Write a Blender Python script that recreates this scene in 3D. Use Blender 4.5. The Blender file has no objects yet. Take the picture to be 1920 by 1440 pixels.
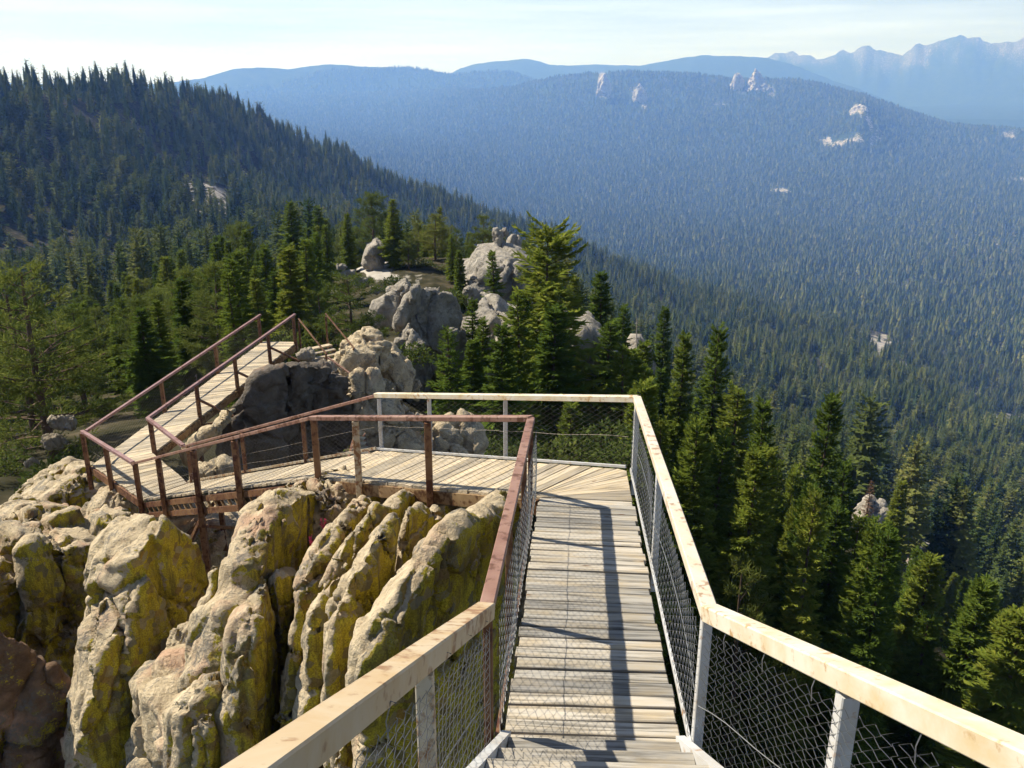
import bpy, math, random
import numpy as np
from mathutils import Matrix, Vector

# ------------------------------------------------------------------ camera, sky, sun, exposure
scene = bpy.context.scene
COL = scene.collection
PITCH = math.radians(18.7)
FPX = 1630.0                                   # focal length in photograph pixels (1920 wide)
cam_data = bpy.data.cameras.new('camera')
cam_data.sensor_width = 36.0
cam_data.lens = FPX / 1920 * 36
cam_data.clip_start = 0.05
cam_data.clip_end = 60000
cam = bpy.data.objects.new('camera', cam_data)
cam.rotation_euler = (math.pi / 2 - PITCH, 0, 0)
COL.objects.link(cam)
scene.camera = cam

SUN_EL, SUN_AZ = math.radians(45.5), math.radians(-66)      # azimuth from +Y towards +X
SUN_DIR = Vector((math.cos(SUN_EL) * math.sin(SUN_AZ), math.cos(SUN_EL) * math.cos(SUN_AZ), math.sin(SUN_EL)))
sun_data = bpy.data.lights.new('sun', 'SUN')
sun_data.energy = 5.0
sun_data.angle = math.radians(0.55)
sun_data.color = (1.0, 0.945, 0.85)
sun = bpy.data.objects.new('sun', sun_data)
sun.rotation_euler = (-SUN_DIR).to_track_quat('-Z', 'Y').to_euler()
COL.objects.link(sun)

world = bpy.data.worlds.new('World')
scene.world = world
world.use_nodes = True
wn, wl = world.node_tree.nodes, world.node_tree.links
wn.clear()
w_out = wn.new('ShaderNodeOutputWorld')
w_bg = wn.new('ShaderNodeBackground')
w_sky = wn.new('ShaderNodeTexSky')
w_sky.sky_type = 'NISHITA'
w_sky.sun_disc = False
w_sky.sun_elevation = SUN_EL
w_sky.sun_rotation = SUN_AZ
w_sky.altitude = 2400
w_sky.air_density = 1.0
w_sky.dust_density = 0.4
w_sky.ozone_density = 1.0
w_bg.inputs['Strength'].default_value = 0.053
w_co = wn.new('ShaderNodeTexCoord')
w_map = wn.new('ShaderNodeMapping')
w_map.inputs['Scale'].default_value = (1.6, 1.6, 26)
w_map.inputs['Rotation'].default_value = (0.02, -0.035, 0)
w_noise = wn.new('ShaderNodeTexNoise')
w_noise.inputs['Scale'].default_value = 1.3
w_noise.inputs['Detail'].default_value = 7
w_noise.inputs['Roughness'].default_value = 0.55
w_ramp = wn.new('ShaderNodeValToRGB')
w_ramp.color_ramp.elements[0].position = 0.40
w_ramp.color_ramp.elements[0].color = (0.26, 0.26, 0.26, 1)
w_ramp.color_ramp.elements[1].position = 0.66
w_ramp.color_ramp.elements[1].color = (0.62, 0.62, 0.62, 1)
w_mix = wn.new('ShaderNodeMixRGB')
w_mix.inputs['Color2'].default_value = (14.3, 16.6, 20.4, 1)      # thin high cirrus, sunlit
wl.new(w_co.outputs['Generated'], w_map.inputs['Vector'])
wl.new(w_map.outputs['Vector'], w_noise.inputs['Vector'])
wl.new(w_noise.outputs['Fac'], w_ramp.inputs['Fac'])
w_sep = wn.new('ShaderNodeSeparateXYZ')
wl.new(w_co.outputs['Generated'], w_sep.inputs[0])
w_low = wn.new('ShaderNodeMapRange')                       # the cirrus bank lies low, the zenith is clear
w_low.inputs['From Min'].default_value = 0.08
w_low.inputs['From Max'].default_value = 0.45
w_low.inputs['To Min'].default_value = 1.0
w_low.inputs['To Max'].default_value = 0.12
wl.new(w_sep.outputs['Z'], w_low.inputs['Value'])
w_mul = wn.new('ShaderNodeMath'); w_mul.operation = 'MULTIPLY'
wl.new(w_ramp.outputs['Color'], w_mul.inputs[0]); wl.new(w_low.outputs[0], w_mul.inputs[1])
wl.new(w_mul.outputs[0], w_mix.inputs['Fac'])
wl.new(w_sky.outputs['Color'], w_mix.inputs['Color1'])
wl.new(w_mix.outputs['Color'], w_bg.inputs['Color'])
wl.new(w_bg.outputs['Background'], w_out.inputs['Surface'])

scene.view_settings.view_transform = 'Standard'
scene.view_settings.look = 'None'
scene.view_settings.gamma = 1.0
scene.view_settings.exposure = 0.8
scene.view_settings.use_curve_mapping = False
scene.render.engine = 'CYCLES'
scene.cycles.use_denoising = True
scene.cycles.max_bounces = 5
scene.cycles.diffuse_bounces = 2
scene.cycles.glossy_bounces = 2
scene.cycles.transmission_bounces = 2
scene.cycles.transparent_max_bounces = 8
scene.cycles.volume_bounces = 2
scene.cycles.use_fast_gi = False

# ------------------------------------------------------------------ helpers
CP, SP = math.cos(PITCH), math.sin(PITCH)

def ray(px, py):
    a = (px - 960) / FPX
    b = -(py - 720) / FPX
    return np.array([a, CP + SP * b, -SP + CP * b])

def at(px, py, Y):
    """point on the line of sight of photo pixel (px, py) at forward distance Y"""
    d = ray(px, py)
    return d * (Y / d[1])

def at_h(px, py, dist):
    d = ray(px, py)
    return d * (dist / math.hypot(d[0], d[1]))

def V(p):
    return Vector((float(p[0]), float(p[1]), float(p[2])))

def mesh_np(name, verts, faces, mat=None, smooth=False, mats=None, midx=None):
    """faces: list of int arrays (n,3) or (n,4)"""
    me = bpy.data.meshes.new(name)
    verts = np.asarray(verts, np.float32)
    if not isinstance(faces, list):
        faces = [faces]
    faces = [np.asarray(f, np.int32) for f in faces if len(f)]
    loops = np.concatenate([f.ravel() for f in faces])
    tot = np.concatenate([np.full(len(f), f.shape[1], np.int32) for f in faces])
    start = np.concatenate([[0], np.cumsum(tot)[:-1]]).astype(np.int32)
    me.vertices.add(len(verts))
    me.vertices.foreach_set('co', verts.ravel())
    me.loops.add(len(loops))
    me.loops.foreach_set('vertex_index', loops)
    me.polygons.add(len(tot))
    me.polygons.foreach_set('loop_start', start)
    me.polygons.foreach_set('loop_total', tot)
    if midx is not None:
        me.polygons.foreach_set('material_index', np.asarray(midx, np.int32))
    me.update(calc_edges=True)
    me.polygons.foreach_set('use_smooth', np.full(len(tot), bool(smooth)))
    for m in (mats or ([mat] if mat else [])):
        me.materials.append(m)
    return me

def link(name, me, parent=None, loc=None):
    o = bpy.data.objects.new(name, me)
    COL.objects.link(o)
    if loc is not None:
        o.location = loc
    if parent is not None:
        o.parent = parent
        o.matrix_parent_inverse = parent.matrix_basis.inverted()
    return o

def tag(o, label, cat, group=None):
    o['label'] = label
    o['category'] = cat
    if group:
        o['group'] = group
    return o

def thing(name, label, cat, loc, group=None):
    o = bpy.data.objects.new(name, None)
    COL.objects.link(o)
    o.location = loc
    o.empty_display_size = 0.2
    return tag(o, label, cat, group)

class MB:
    def __init__(self):
        self.v, self.f = [], []
    def add(self, pts, faces):
        n = len(self.v)
        self.v += [tuple(map(float, p)) for p in pts]
        self.f += [tuple(n + i for i in q) for q in faces]
    def box8(self, p):
        """p: 8 points, bottom ring 0-3, top ring 4-7"""
        self.add(p, [(3, 2, 1, 0), (4, 5, 6, 7), (0, 1, 5, 4), (1, 2, 6, 5), (2, 3, 7, 6), (3, 0, 4, 7)])
    def bar(self, a, b, w, h, up=(0, 0, 1), chamfer=0.0):
        """square bar from a to b, w across, h along up"""
        a, b = np.asarray(a, float), np.asarray(b, float)
        d = b - a
        d = d / np.linalg.norm(d)
        up = np.asarray(up, float)
        if abs(d @ up) > 0.95:
            up = np.array([0, 1.0, 0])
        s = np.cross(d, up); s /= np.linalg.norm(s)
        u = np.cross(s, d)
        if chamfer <= 0:
            prof = [(-w/2, -h/2), (w/2, -h/2), (w/2, h/2), (-w/2, h/2)]
        else:
            c = chamfer
            prof = [(-w/2+c, -h/2), (w/2-c, -h/2), (w/2, -h/2+c), (w/2, h/2-c), (w/2-c, h/2), (-w/2+c, h/2), (-w/2, h/2-c), (-w/2, -h/2+c)]
        n = len(prof)
        pts = [a + s*x + u*y for x, y in prof] + [b + s*x + u*y for x, y in prof]
        fs = [(i, (i+1) % n, n + (i+1) % n, n + i) for i in range(n)]
        fs += [tuple(range(n))[::-1], tuple(range(n, 2*n))]
        self.add(pts, fs)
    def tube(self, pts, r, n=5):
        pts = np.asarray(pts, float)
        r = np.broadcast_to(np.asarray(r, float), (len(pts),))
        t = np.gradient(pts, axis=0)
        t /= np.linalg.norm(t, axis=1)[:, None] + 1e-9
        ref = np.array([0, 0, 1.0]) if abs(t[0][2]) < 0.9 else np.array([1.0, 0, 0])
        rings = []
        for p, d, rr in zip(pts, t, r):
            s = np.cross(d, ref); s /= np.linalg.norm(s) + 1e-9
            u = np.cross(s, d)
            rings += [p + rr*(math.cos(2*math.pi*k/n)*s + math.sin(2*math.pi*k/n)*u) for k in range(n)]
        fs = []
        for i in range(len(pts)-1):
            fs += [(i*n+k, i*n+(k+1) % n, (i+1)*n+(k+1) % n, (i+1)*n+k) for k in range(n)]
        fs += [tuple(range(n))[::-1], tuple(range((len(pts)-1)*n, len(pts)*n))]
        self.add(rings, fs)
    def mesh(self, name, mat, smooth=False):
        me = bpy.data.meshes.new(name)
        me.from_pydata(self.v, [], self.f)
        me.materials.append(mat)
        if smooth:
            me.polygons.foreach_set('use_smooth', np.ones(len(me.polygons), bool))
        me.update()
        return me
    def build(self, name, mat, parent=None, smooth=False):
        return link(name, self.mesh(name, mat, smooth), parent)

# gradient noise in numpy
_rng = np.random.default_rng(11)
_PERM = _rng.permutation(256).astype(np.int32)
_PERM = np.concatenate([_PERM, _PERM, _PERM])
_G = _rng.normal(size=(256, 3)).astype(np.float32)
_G /= np.linalg.norm(_G, axis=1)[:, None]

def noise3(x, y, z):
    x, y, z = (np.asarray(q, np.float32) for q in np.broadcast_arrays(x, y, z))
    xi, yi, zi = (np.floor(q).astype(np.int32) for q in (x, y, z))
    xf, yf, zf = x - xi, y - yi, z - zi
    xi &= 255; yi &= 255; zi &= 255
    u, v, w = (q*q*q*(q*(q*6-15)+10) for q in (xf, yf, zf))
    out = 0
    for dx in (0, 1):
        wx = u if dx else 1-u
        for dy in (0, 1):
            wy = v if dy else 1-v
            hxy = _PERM[_PERM[xi+dx] + yi + dy]
            for dz in (0, 1):
                wz = w if dz else 1-w
                g = _G[_PERM[hxy + zi + dz]]
                out = out + wx*wy*wz*(g[..., 0]*(xf-dx) + g[..., 1]*(yf-dy) + g[..., 2]*(zf-dz))
    return out

def fbm(x, y, z, oct=4, gain=0.5):
    a, s, o = 1.0, 1.0, 0
    for i in range(oct):
        o = o + a*noise3(x*s + 17.3*i, y*s + 5.1*i, z*s - 9.7*i)
        a *= gain; s *= 2.03
    return o

# ------------------------------------------------------------------ materials
def new_mat(name):
    m = bpy.data.materials.new(name)
    m.use_nodes = True
    nt = m.node_tree
    b = nt.nodes['Principled BSDF']
    b.inputs['Specular IOR Level'].default_value = 0.25
    return m, nt, b

def nd(nt, t, **kw):
    n = nt.nodes.new(t)
    for k, v in kw.items():
        if k in n.inputs:
            n.inputs[k].default_value = v
        else:
            setattr(n, k, v)
    return n

def ramp(nt, fac, stops):
    r = nt.nodes.new('ShaderNodeValToRGB')
    e = r.color_ramp.elements
    while len(e) < len(stops):
        e.new(0.5)
    for i, (p, c) in enumerate(stops):
        e[i].position = p
        e[i].color = (c[0], c[1], c[2], 1) if hasattr(c, '__len__') else (c, c, c, 1)
    nt.links.new(fac, r.inputs['Fac'])
    return r.outputs['Color']

def mix(nt, fac, a, b, mode='MIX'):
    m = nt.nodes.new('ShaderNodeMixRGB')
    m.blend_type = mode
    for s, v in (('Fac', fac), ('Color1', a), ('Color2', b)):
        if hasattr(v, 'is_linked'):
            nt.links.new(v, m.inputs[s])
        elif hasattr(v, '__len__'):
            m.inputs[s].default_value = (v[0], v[1], v[2], 1)
        else:
            m.inputs[s].default_value = v
    return m.outputs['Color']

def tnoise(nt, vec, scale, detail=5, rough=0.55, dist=0.0):
    n = nt.nodes.new('ShaderNodeTexNoise')
    n.inputs['Scale'].default_value = scale
    n.inputs['Detail'].default_value = detail
    n.inputs['Roughness'].default_value = rough
    n.inputs['Distortion'].default_value = dist
    if vec is not None:
        nt.links.new(vec, n.inputs['Vector'])
    return n.outputs['Fac']

def coords(nt, kind='Object', scale=(1, 1, 1)):
    t = nt.nodes.new('ShaderNodeTexCoord')
    mp = nt.nodes.new('ShaderNodeMapping')
    mp.inputs['Scale'].default_value = scale
    nt.links.new(t.outputs[kind], mp.inputs['Vector'])
    return mp.outputs['Vector']

def bump(nt, b, h, strength=0.4, dist=0.02):
    n = nt.nodes.new('ShaderNodeBump')
    n.inputs['Strength'].default_value = strength
    n.inputs['Distance'].default_value = dist
    nt.links.new(h, n.inputs['Height'])
    nt.links.new(n.outputs['Normal'], b.inputs['Normal'])

def math_n(nt, op, a, b=None, c=None, clamp=False):
    n = nt.nodes.new('ShaderNodeMath')
    n.operation = op
    n.use_clamp = clamp
    for i, v in enumerate((a, b, c)):
        if v is None:
            continue
        if hasattr(v, 'is_linked'):
            nt.links.new(v, n.inputs[i])
        else:
            n.inputs[i].default_value = v
    return n.outputs[0]

def wood_mat(name, dark, light, warm):
    m, nt, b = new_mat(name)
    v = coords(nt, 'Object', (1.2, 22, 22))
    info = nt.nodes.new('ShaderNodeObjectInfo')
    off = nt.nodes.new('ShaderNodeVectorMath'); off.operation = 'ADD'
    comb = nt.nodes.new('ShaderNodeCombineXYZ')
    nt.links.new(math_n(nt, 'MULTIPLY', info.outputs['Random'], 90), comb.inputs[0])
    nt.links.new(math_n(nt, 'MULTIPLY', info.outputs['Random'], 37), comb.inputs[1])
    nt.links.new(v, off.inputs[0]); nt.links.new(comb.outputs[0], off.inputs[1])
    g1 = tnoise(nt, off.outputs[0], 1.4, 6, 0.6, 0.6)
    v2 = coords(nt, 'Object', (3, 9, 9))
    off2 = nt.nodes.new('ShaderNodeVectorMath'); off2.operation = 'ADD'
    nt.links.new(v2, off2.inputs[0]); nt.links.new(comb.outputs[0], off2.inputs[1])
    g2 = tnoise(nt, off2.outputs[0], 1.0, 4)
    col = ramp(nt, g1, [(0.30, [c*0.55 for c in dark]), (0.40, dark), (0.53, light), (0.8, [min(1, c*1.18) for c in light])])
    col = mix(nt, ramp(nt, g2, [(0.45, 0.0), (0.72, 0.75)]), col, warm)
    tone = ramp(nt, info.outputs['Random'], [(0, (0.58, 0.59, 0.61)), (0.3, (0.80, 0.80, 0.80)), (0.6, (0.97, 0.95, 0.92)), (1, (1.12, 1.08, 1.02))])
    col = mix(nt, 1.0, col, tone, 'MULTIPLY')
    knots = nd(nt, 'ShaderNodeTexVoronoi', Scale=1.0)
    kv = coords(nt, 'Object', (2.2, 6, 6))
    off3 = nt.nodes.new('ShaderNodeVectorMath'); off3.operation = 'ADD'
    nt.links.new(kv, off3.inputs[0]); nt.links.new(comb.outputs[0], off3.inputs[1])
    nt.links.new(off3.outputs[0], knots.inputs['Vector'])
    col = mix(nt, ramp(nt, knots.outputs['Distance'], [(0.045, 0.85), (0.1, 0.0)]), col, (0.13, 0.07, 0.035))
    nt.links.new(col, b.inputs['Base Color'])
    b.inputs['Roughness'].default_value = 0.85
    bump(nt, b, g1, 0.8, 0.008)
    return m

def paint_mat(name, base, worn, rust, wear=0.5, rust_amt=0.6):
    m, nt, b = new_mat(name)
    v = coords(nt, 'Object')
    n1 = tnoise(nt, v, 3.2, 7, 0.62, 0.5)
    n2 = tnoise(nt, v, 14, 6, 0.6)
    n3 = tnoise(nt, v, 1.3, 4, 0.55)
    col = mix(nt, ramp(nt, n1, [(wear-0.12, 0.0), (wear+0.14, 1.0)]), base, worn)
    col = mix(nt, ramp(nt, math_n(nt, 'MULTIPLY', n2, math_n(nt, 'ADD', n3, 0.45)), [(rust_amt-0.08, 0.0), (rust_amt+0.03, 1.0)]), col, rust)
    nt.links.new(col, b.inputs['Base Color'])
    b.inputs['Roughness'].default_value = 0.55
    bump(nt, b, n2, 0.25, 0.003)
    return m

M = {}
M['plank'] = wood_mat('weathered plank wood', (0.19, 0.175, 0.15), (0.42, 0.39, 0.34), (0.42, 0.34, 0.225))
M['plank_far'] = wood_mat('pale dry plank wood', (0.27, 0.225, 0.16), (0.47, 0.40, 0.30), (0.48, 0.375, 0.225))
M['beam'] = paint_mat('stained beam wood', (0.20, 0.12, 0.06), (0.34, 0.23, 0.12), (0.10, 0.045, 0.02), 0.5, 0.55)
M['post_wood'] = paint_mat('rust brown post', (0.15, 0.07, 0.035), (0.23, 0.13, 0.065), (0.08, 0.03, 0.018), 0.52, 0.52)
M['post_pale'] = paint_mat('peeling pale post', (0.50, 0.44, 0.33), (0.36, 0.27, 0.16), (0.22, 0.11, 0.05), 0.5, 0.55)
M['post_white'] = paint_mat('white post paint', (0.50, 0.50, 0.49), (0.40, 0.37, 0.33), (0.35, 0.2, 0.1), 0.56, 0.68)
M['rail_cream'] = paint_mat('cream rail paint', (0.50, 0.405, 0.275), (0.45, 0.315, 0.17), (0.27, 0.15, 0.075), 0.5, 0.58)
M['rail_pale'] = paint_mat('chipped pale rail paint', (0.56, 0.46, 0.33), (0.60, 0.54, 0.45), (0.33, 0.22, 0.14), 0.5, 0.62)
M['rail_white'] = paint_mat('white rail paint with rust bleed', (0.60, 0.55, 0.45), (0.52, 0.40, 0.23), (0.40, 0.25, 0.12), 0.53, 0.63)
M['rail_red'] = paint_mat('red brown rail primer', (0.215, 0.112, 0.080), (0.29, 0.175, 0.13), (0.11, 0.05, 0.03), 0.5, 0.58)
M['rail_purple'] = paint_mat('dull purple brown rail primer', (0.27, 0.165, 0.16), (0.22, 0.12, 0.105), (0.13, 0.055, 0.04), 0.5, 0.60)
m, nt, b = new_mat('galvanised wire')
b.inputs['Base Color'].default_value = (0.24, 0.24, 0.235, 1)
b.inputs['Metallic'].default_value = 0.55
b.inputs['Roughness'].default_value = 0.45
M['wire'] = m
m, nt, b = new_mat('rusty netting')
b.inputs['Base Color'].default_value = (0.20, 0.17, 0.14, 1)
b.inputs['Metallic'].default_value = 0.3
b.inputs['Roughness'].default_value = 0.6
M['netting'] = m

def rock_mat(name, lichen=0.0, lichen_dir=(0.76, -0.50, -0.42), base=((0.33, 0.255, 0.16), (0.64, 0.53, 0.36)), pink=0.4, scale=1.0):
    m, nt, b = new_mat(name)
    v = coords(nt, 'Object', (scale, scale, scale))
    n1 = tnoise(nt, v, 0.9, 8, 0.62, 0.3)
    n2 = tnoise(nt, v, 5.0, 8, 0.68, 0.4)
    n3 = tnoise(nt, v, 26.0, 5, 0.6)
    n4 = tnoise(nt, v, 1.7, 6, 0.6, 0.8)
    col = ramp(nt, n2, [(0.30, base[0]), (0.5, [(p+q)/2 for p, q in zip(*base)]), (0.68, base[1])])
    col = mix(nt, ramp(nt, n1, [(0.62-pink*0.22, 0.0), (0.70-pink*0.12, 0.8)]), col, (0.44, 0.27, 0.18))
    # grey-black crust in patches
    geo = nt.nodes.new('ShaderNodeNewGeometry')
    sep = nt.nodes.new('ShaderNodeSeparateXYZ')
    nt.links.new(geo.outputs['Normal'], sep.inputs[0])
    crust = math_n(nt, 'MULTIPLY', n4, math_n(nt, 'ADD', n3, 0.5))
    col = mix(nt, ramp(nt, crust, [(0.52, 0.0), (0.62, 0.75)]), col, (0.14, 0.135, 0.12))
    col = mix(nt, ramp(nt, n3, [(0.30, 0.5), (0.42, 0.0)]), col, (0.18, 0.14, 0.10))
    if lichen > 0:
        dot = nt.nodes.new('ShaderNodeVectorMath'); dot.operation = 'DOT_PRODUCT'
        nt.links.new(geo.outputs['Normal'], dot.inputs[0])
        dot.inputs[1].default_value = Vector(lichen_dir).normalized()
        l0 = math_n(nt, 'ADD', math_n(nt, 'MULTIPLY', dot.outputs['Value'], 0.85), math_n(nt, 'MULTIPLY', math_n(nt, 'SUBTRACT', n4, 0.5), 1.9))
        l0 = math_n(nt, 'ADD', l0, math_n(nt, 'MULTIPLY', math_n(nt, 'SUBTRACT', n2, 0.5), 1.3))
        l0 = math_n(nt, 'ADD', l0, math_n(nt, 'MULTIPLY', math_n(nt, 'SUBTRACT', n3, 0.5), 1.0))
        lf = ramp(nt, math_n(nt, 'ADD', l0, lichen - 0.9 + 0.25), [(0.42, 0.0), (0.56, 0.93)])
        n5 = tnoise(nt, v, 60.0, 3, 0.7)
        lcol = ramp(nt, n5, [(0.32, (0.20, 0.15, 0.012)), (0.5, (0.48, 0.38, 0.018)), (0.68, (0.68, 0.56, 0.04))])
        lcol = mix(nt, ramp(nt, n1, [(0.50, 0.0), (0.66, 0.7)]), lcol, ramp(nt, n5, [(0.35, (0.06, 0.065, 0.012)), (0.65, (0.24, 0.24, 0.03))]))
        lcol = mix(nt, ramp(nt, n4, [(0.56, 0.0), (0.66, 0.8)]), lcol, (0.17, 0.095, 0.05))
        vst = coords(nt, 'Object', (9, 9, 0.9))
        n6 = tnoise(nt, vst, 1.0, 5, 0.65)
        lcol = mix(nt, ramp(nt, n6, [(0.50, 0.0), (0.64, 0.7)]), lcol, (0.055, 0.045, 0.018))
        lcol = mix(nt, ramp(nt, n6, [(0.30, 0.55), (0.42, 0.0)]), lcol, (0.30, 0.21, 0.12))
        vor = nd(nt, 'ShaderNodeTexVoronoi', Scale=9.0)
        nt.links.new(v, vor.inputs['Vector'])
        vsep = nt.nodes.new('ShaderNodeSeparateColor'); nt.links.new(vor.outputs['Color'], vsep.inputs[0])
        crusty = math_n(nt, 'ADD', vsep.outputs[0], math_n(nt, 'MULTIPLY', math_n(nt, 'SUBTRACT', n5, 0.5), 0.9))
        lcol = mix(nt, ramp(nt, crusty, [(0.70, 0.0), (0.76, 0.75)]), lcol, ramp(nt, vsep.outputs[1], [(0.0, (0.20, 0.115, 0.05)), (0.4, (0.11, 0.105, 0.085)), (0.7, (0.30, 0.27, 0.20)), (1.0, (0.30, 0.16, 0.04))]))
        col = mix(nt, lf, col, lcol)
    nt.links.new(col, b.inputs['Base Color'])
    b.inputs['Roughness'].default_value = 0.92
    b.inputs['Specular IOR Level'].default_value = 0.15
    h = math_n(nt, 'ADD', math_n(nt, 'MULTIPLY', n2, 1.0), math_n(nt, 'MULTIPLY', n3, 0.35))
    bump(nt, b, h, 1.0, 0.09 / scale)
    return m

M['rock_lichen'] = rock_mat('lichened granite', 0.92)
M['rock_some'] = rock_mat('granite with some lichen', 0.55)
M['rock_bare'] = rock_mat('pinkish bare granite', 0.15, pink=0.75)
M['rock_grey'] = rock_mat('grey granite', 0.0, base=((0.22, 0.185, 0.14), (0.50, 0.43, 0.33)), pink=0.15, scale=0.45)
M['rock_brown_shade'] = rock_mat('brown granite darkened as shade', 0.25, base=((0.09, 0.055, 0.035), (0.22, 0.14, 0.085)), pink=0.5)  # base colour darkened to carry the shade on the corner buttress
M['rock_cream'] = rock_mat('cream granite rubble', 0.0, pink=0.25, scale=0.7)
M['rock_stain_shade'] = rock_mat('stained granite darkened as shade', 0.0, base=((0.075, 0.062, 0.05), (0.20, 0.165, 0.13)), pink=0.2, scale=0.5)  # streak stained rock, its whole base also darkened in place of deeper shade
M['rock_knoll'] = rock_mat('grey knoll granite', 0.0, base=((0.20, 0.18, 0.15), (0.47, 0.42, 0.35)), pink=0.1, scale=0.2)
M['rock_far'] = rock_mat('far pale granite', 0.0, base=((0.30, 0.28, 0.25), (0.58, 0.54, 0.48)), pink=0.1, scale=0.02)

def foliage_mat(name, stops, trans=0.28):
    m, nt, b = new_mat(name)
    nt.nodes.remove(b)
    out = nt.nodes['Material Output']
    info = nt.nodes.new('ShaderNodeObjectInfo')
    geo = nt.nodes.new('ShaderNodeNewGeometry')
    f = math_n(nt, 'ADD', math_n(nt, 'MULTIPLY', info.outputs['Random'], 0.62), math_n(nt, 'MULTIPLY', geo.outputs['Random Per Island'], 0.38))
    c = ramp(nt, f, stops)
    d = nt.nodes.new('ShaderNodeBsdfDiffuse')
    t = nt.nodes.new('ShaderNodeBsdfTranslucent')
    ms = nt.nodes.new('ShaderNodeMixShader')
    ms.inputs[0].default_value = trans
    nt.links.new(c, d.inputs['Color']); nt.links.new(c, t.inputs['Color'])
    nt.links.new(d.outputs[0], ms.inputs[1]); nt.links.new(t.outputs[0], ms.inputs[2])
    nt.links.new(ms.outputs[0], out.inputs['Surface'])
    return m

M['fir'] = foliage_mat('fir needles', [(0.0, (0.070, 0.115, 0.022)), (0.4, (0.125, 0.178, 0.028)), (0.75, (0.195, 0.235, 0.036)), (1.0, (0.27, 0.27, 0.045))], 0.45)
M['pine'] = foliage_mat('pine needles', [(0.0, (0.065, 0.095, 0.024)), (0.45, (0.115, 0.145, 0.034)), (0.8, (0.17, 0.19, 0.042)), (1.0, (0.23, 0.22, 0.055))], 0.4)
M['forest'] = foliage_mat('forest needles', [(0.0, (0.027, 0.054, 0.020)), (0.3, (0.054, 0.086, 0.031)), (0.6, (0.102, 0.136, 0.041)), (0.9, (0.184, 0.205, 0.061)), (0.97, (0.174, 0.164, 0.072)), (0.988, (0.246, 0.133, 0.082)), (1.0, (0.276, 0.154, 0.102))], 0.3)
M['forest_warm'] = foliage_mat('forest pine needles', [(0.0, (0.059, 0.083, 0.027)), (0.4, (0.112, 0.136, 0.039)), (0.8, (0.185, 0.195, 0.059)), (1.0, (0.254, 0.234, 0.088))], 0.3)
M['dead'] = foliage_mat('dead red needles', [(0.0, (0.13, 0.075, 0.045)), (1.0, (0.21, 0.13, 0.09))])
M['shrub'] = foliage_mat('shrub leaves', [(0.0, (0.05, 0.075, 0.02)), (0.6, (0.10, 0.125, 0.03)), (1.0, (0.20, 0.19, 0.05))])
m, nt, b = new_mat('bark')
v = coords(nt, 'Object', (3, 3, 0.7))
nt.links.new(ramp(nt, tnoise(nt, v, 2.0, 6, 0.65), [(0.3, (0.045, 0.03, 0.022)), (0.6, (0.12, 0.08, 0.055)), (0.8, (0.19, 0.14, 0.1))]), b.inputs['Base Color'])
b.inputs['Roughness'].default_value = 0.95
M['bark'] = m
m, nt, b = new_mat('bleached dead wood')
v = coords(nt, 'Object', (3, 3, 0.7))
nt.links.new(ramp(nt, tnoise(nt, v, 2.0, 6, 0.65), [(0.3, (0.22, 0.19, 0.16)), (0.7, (0.45, 0.41, 0.36))]), b.inputs['Base Color'])
b.inputs['Roughness'].default_value = 0.95
M['snag'] = m

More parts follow.
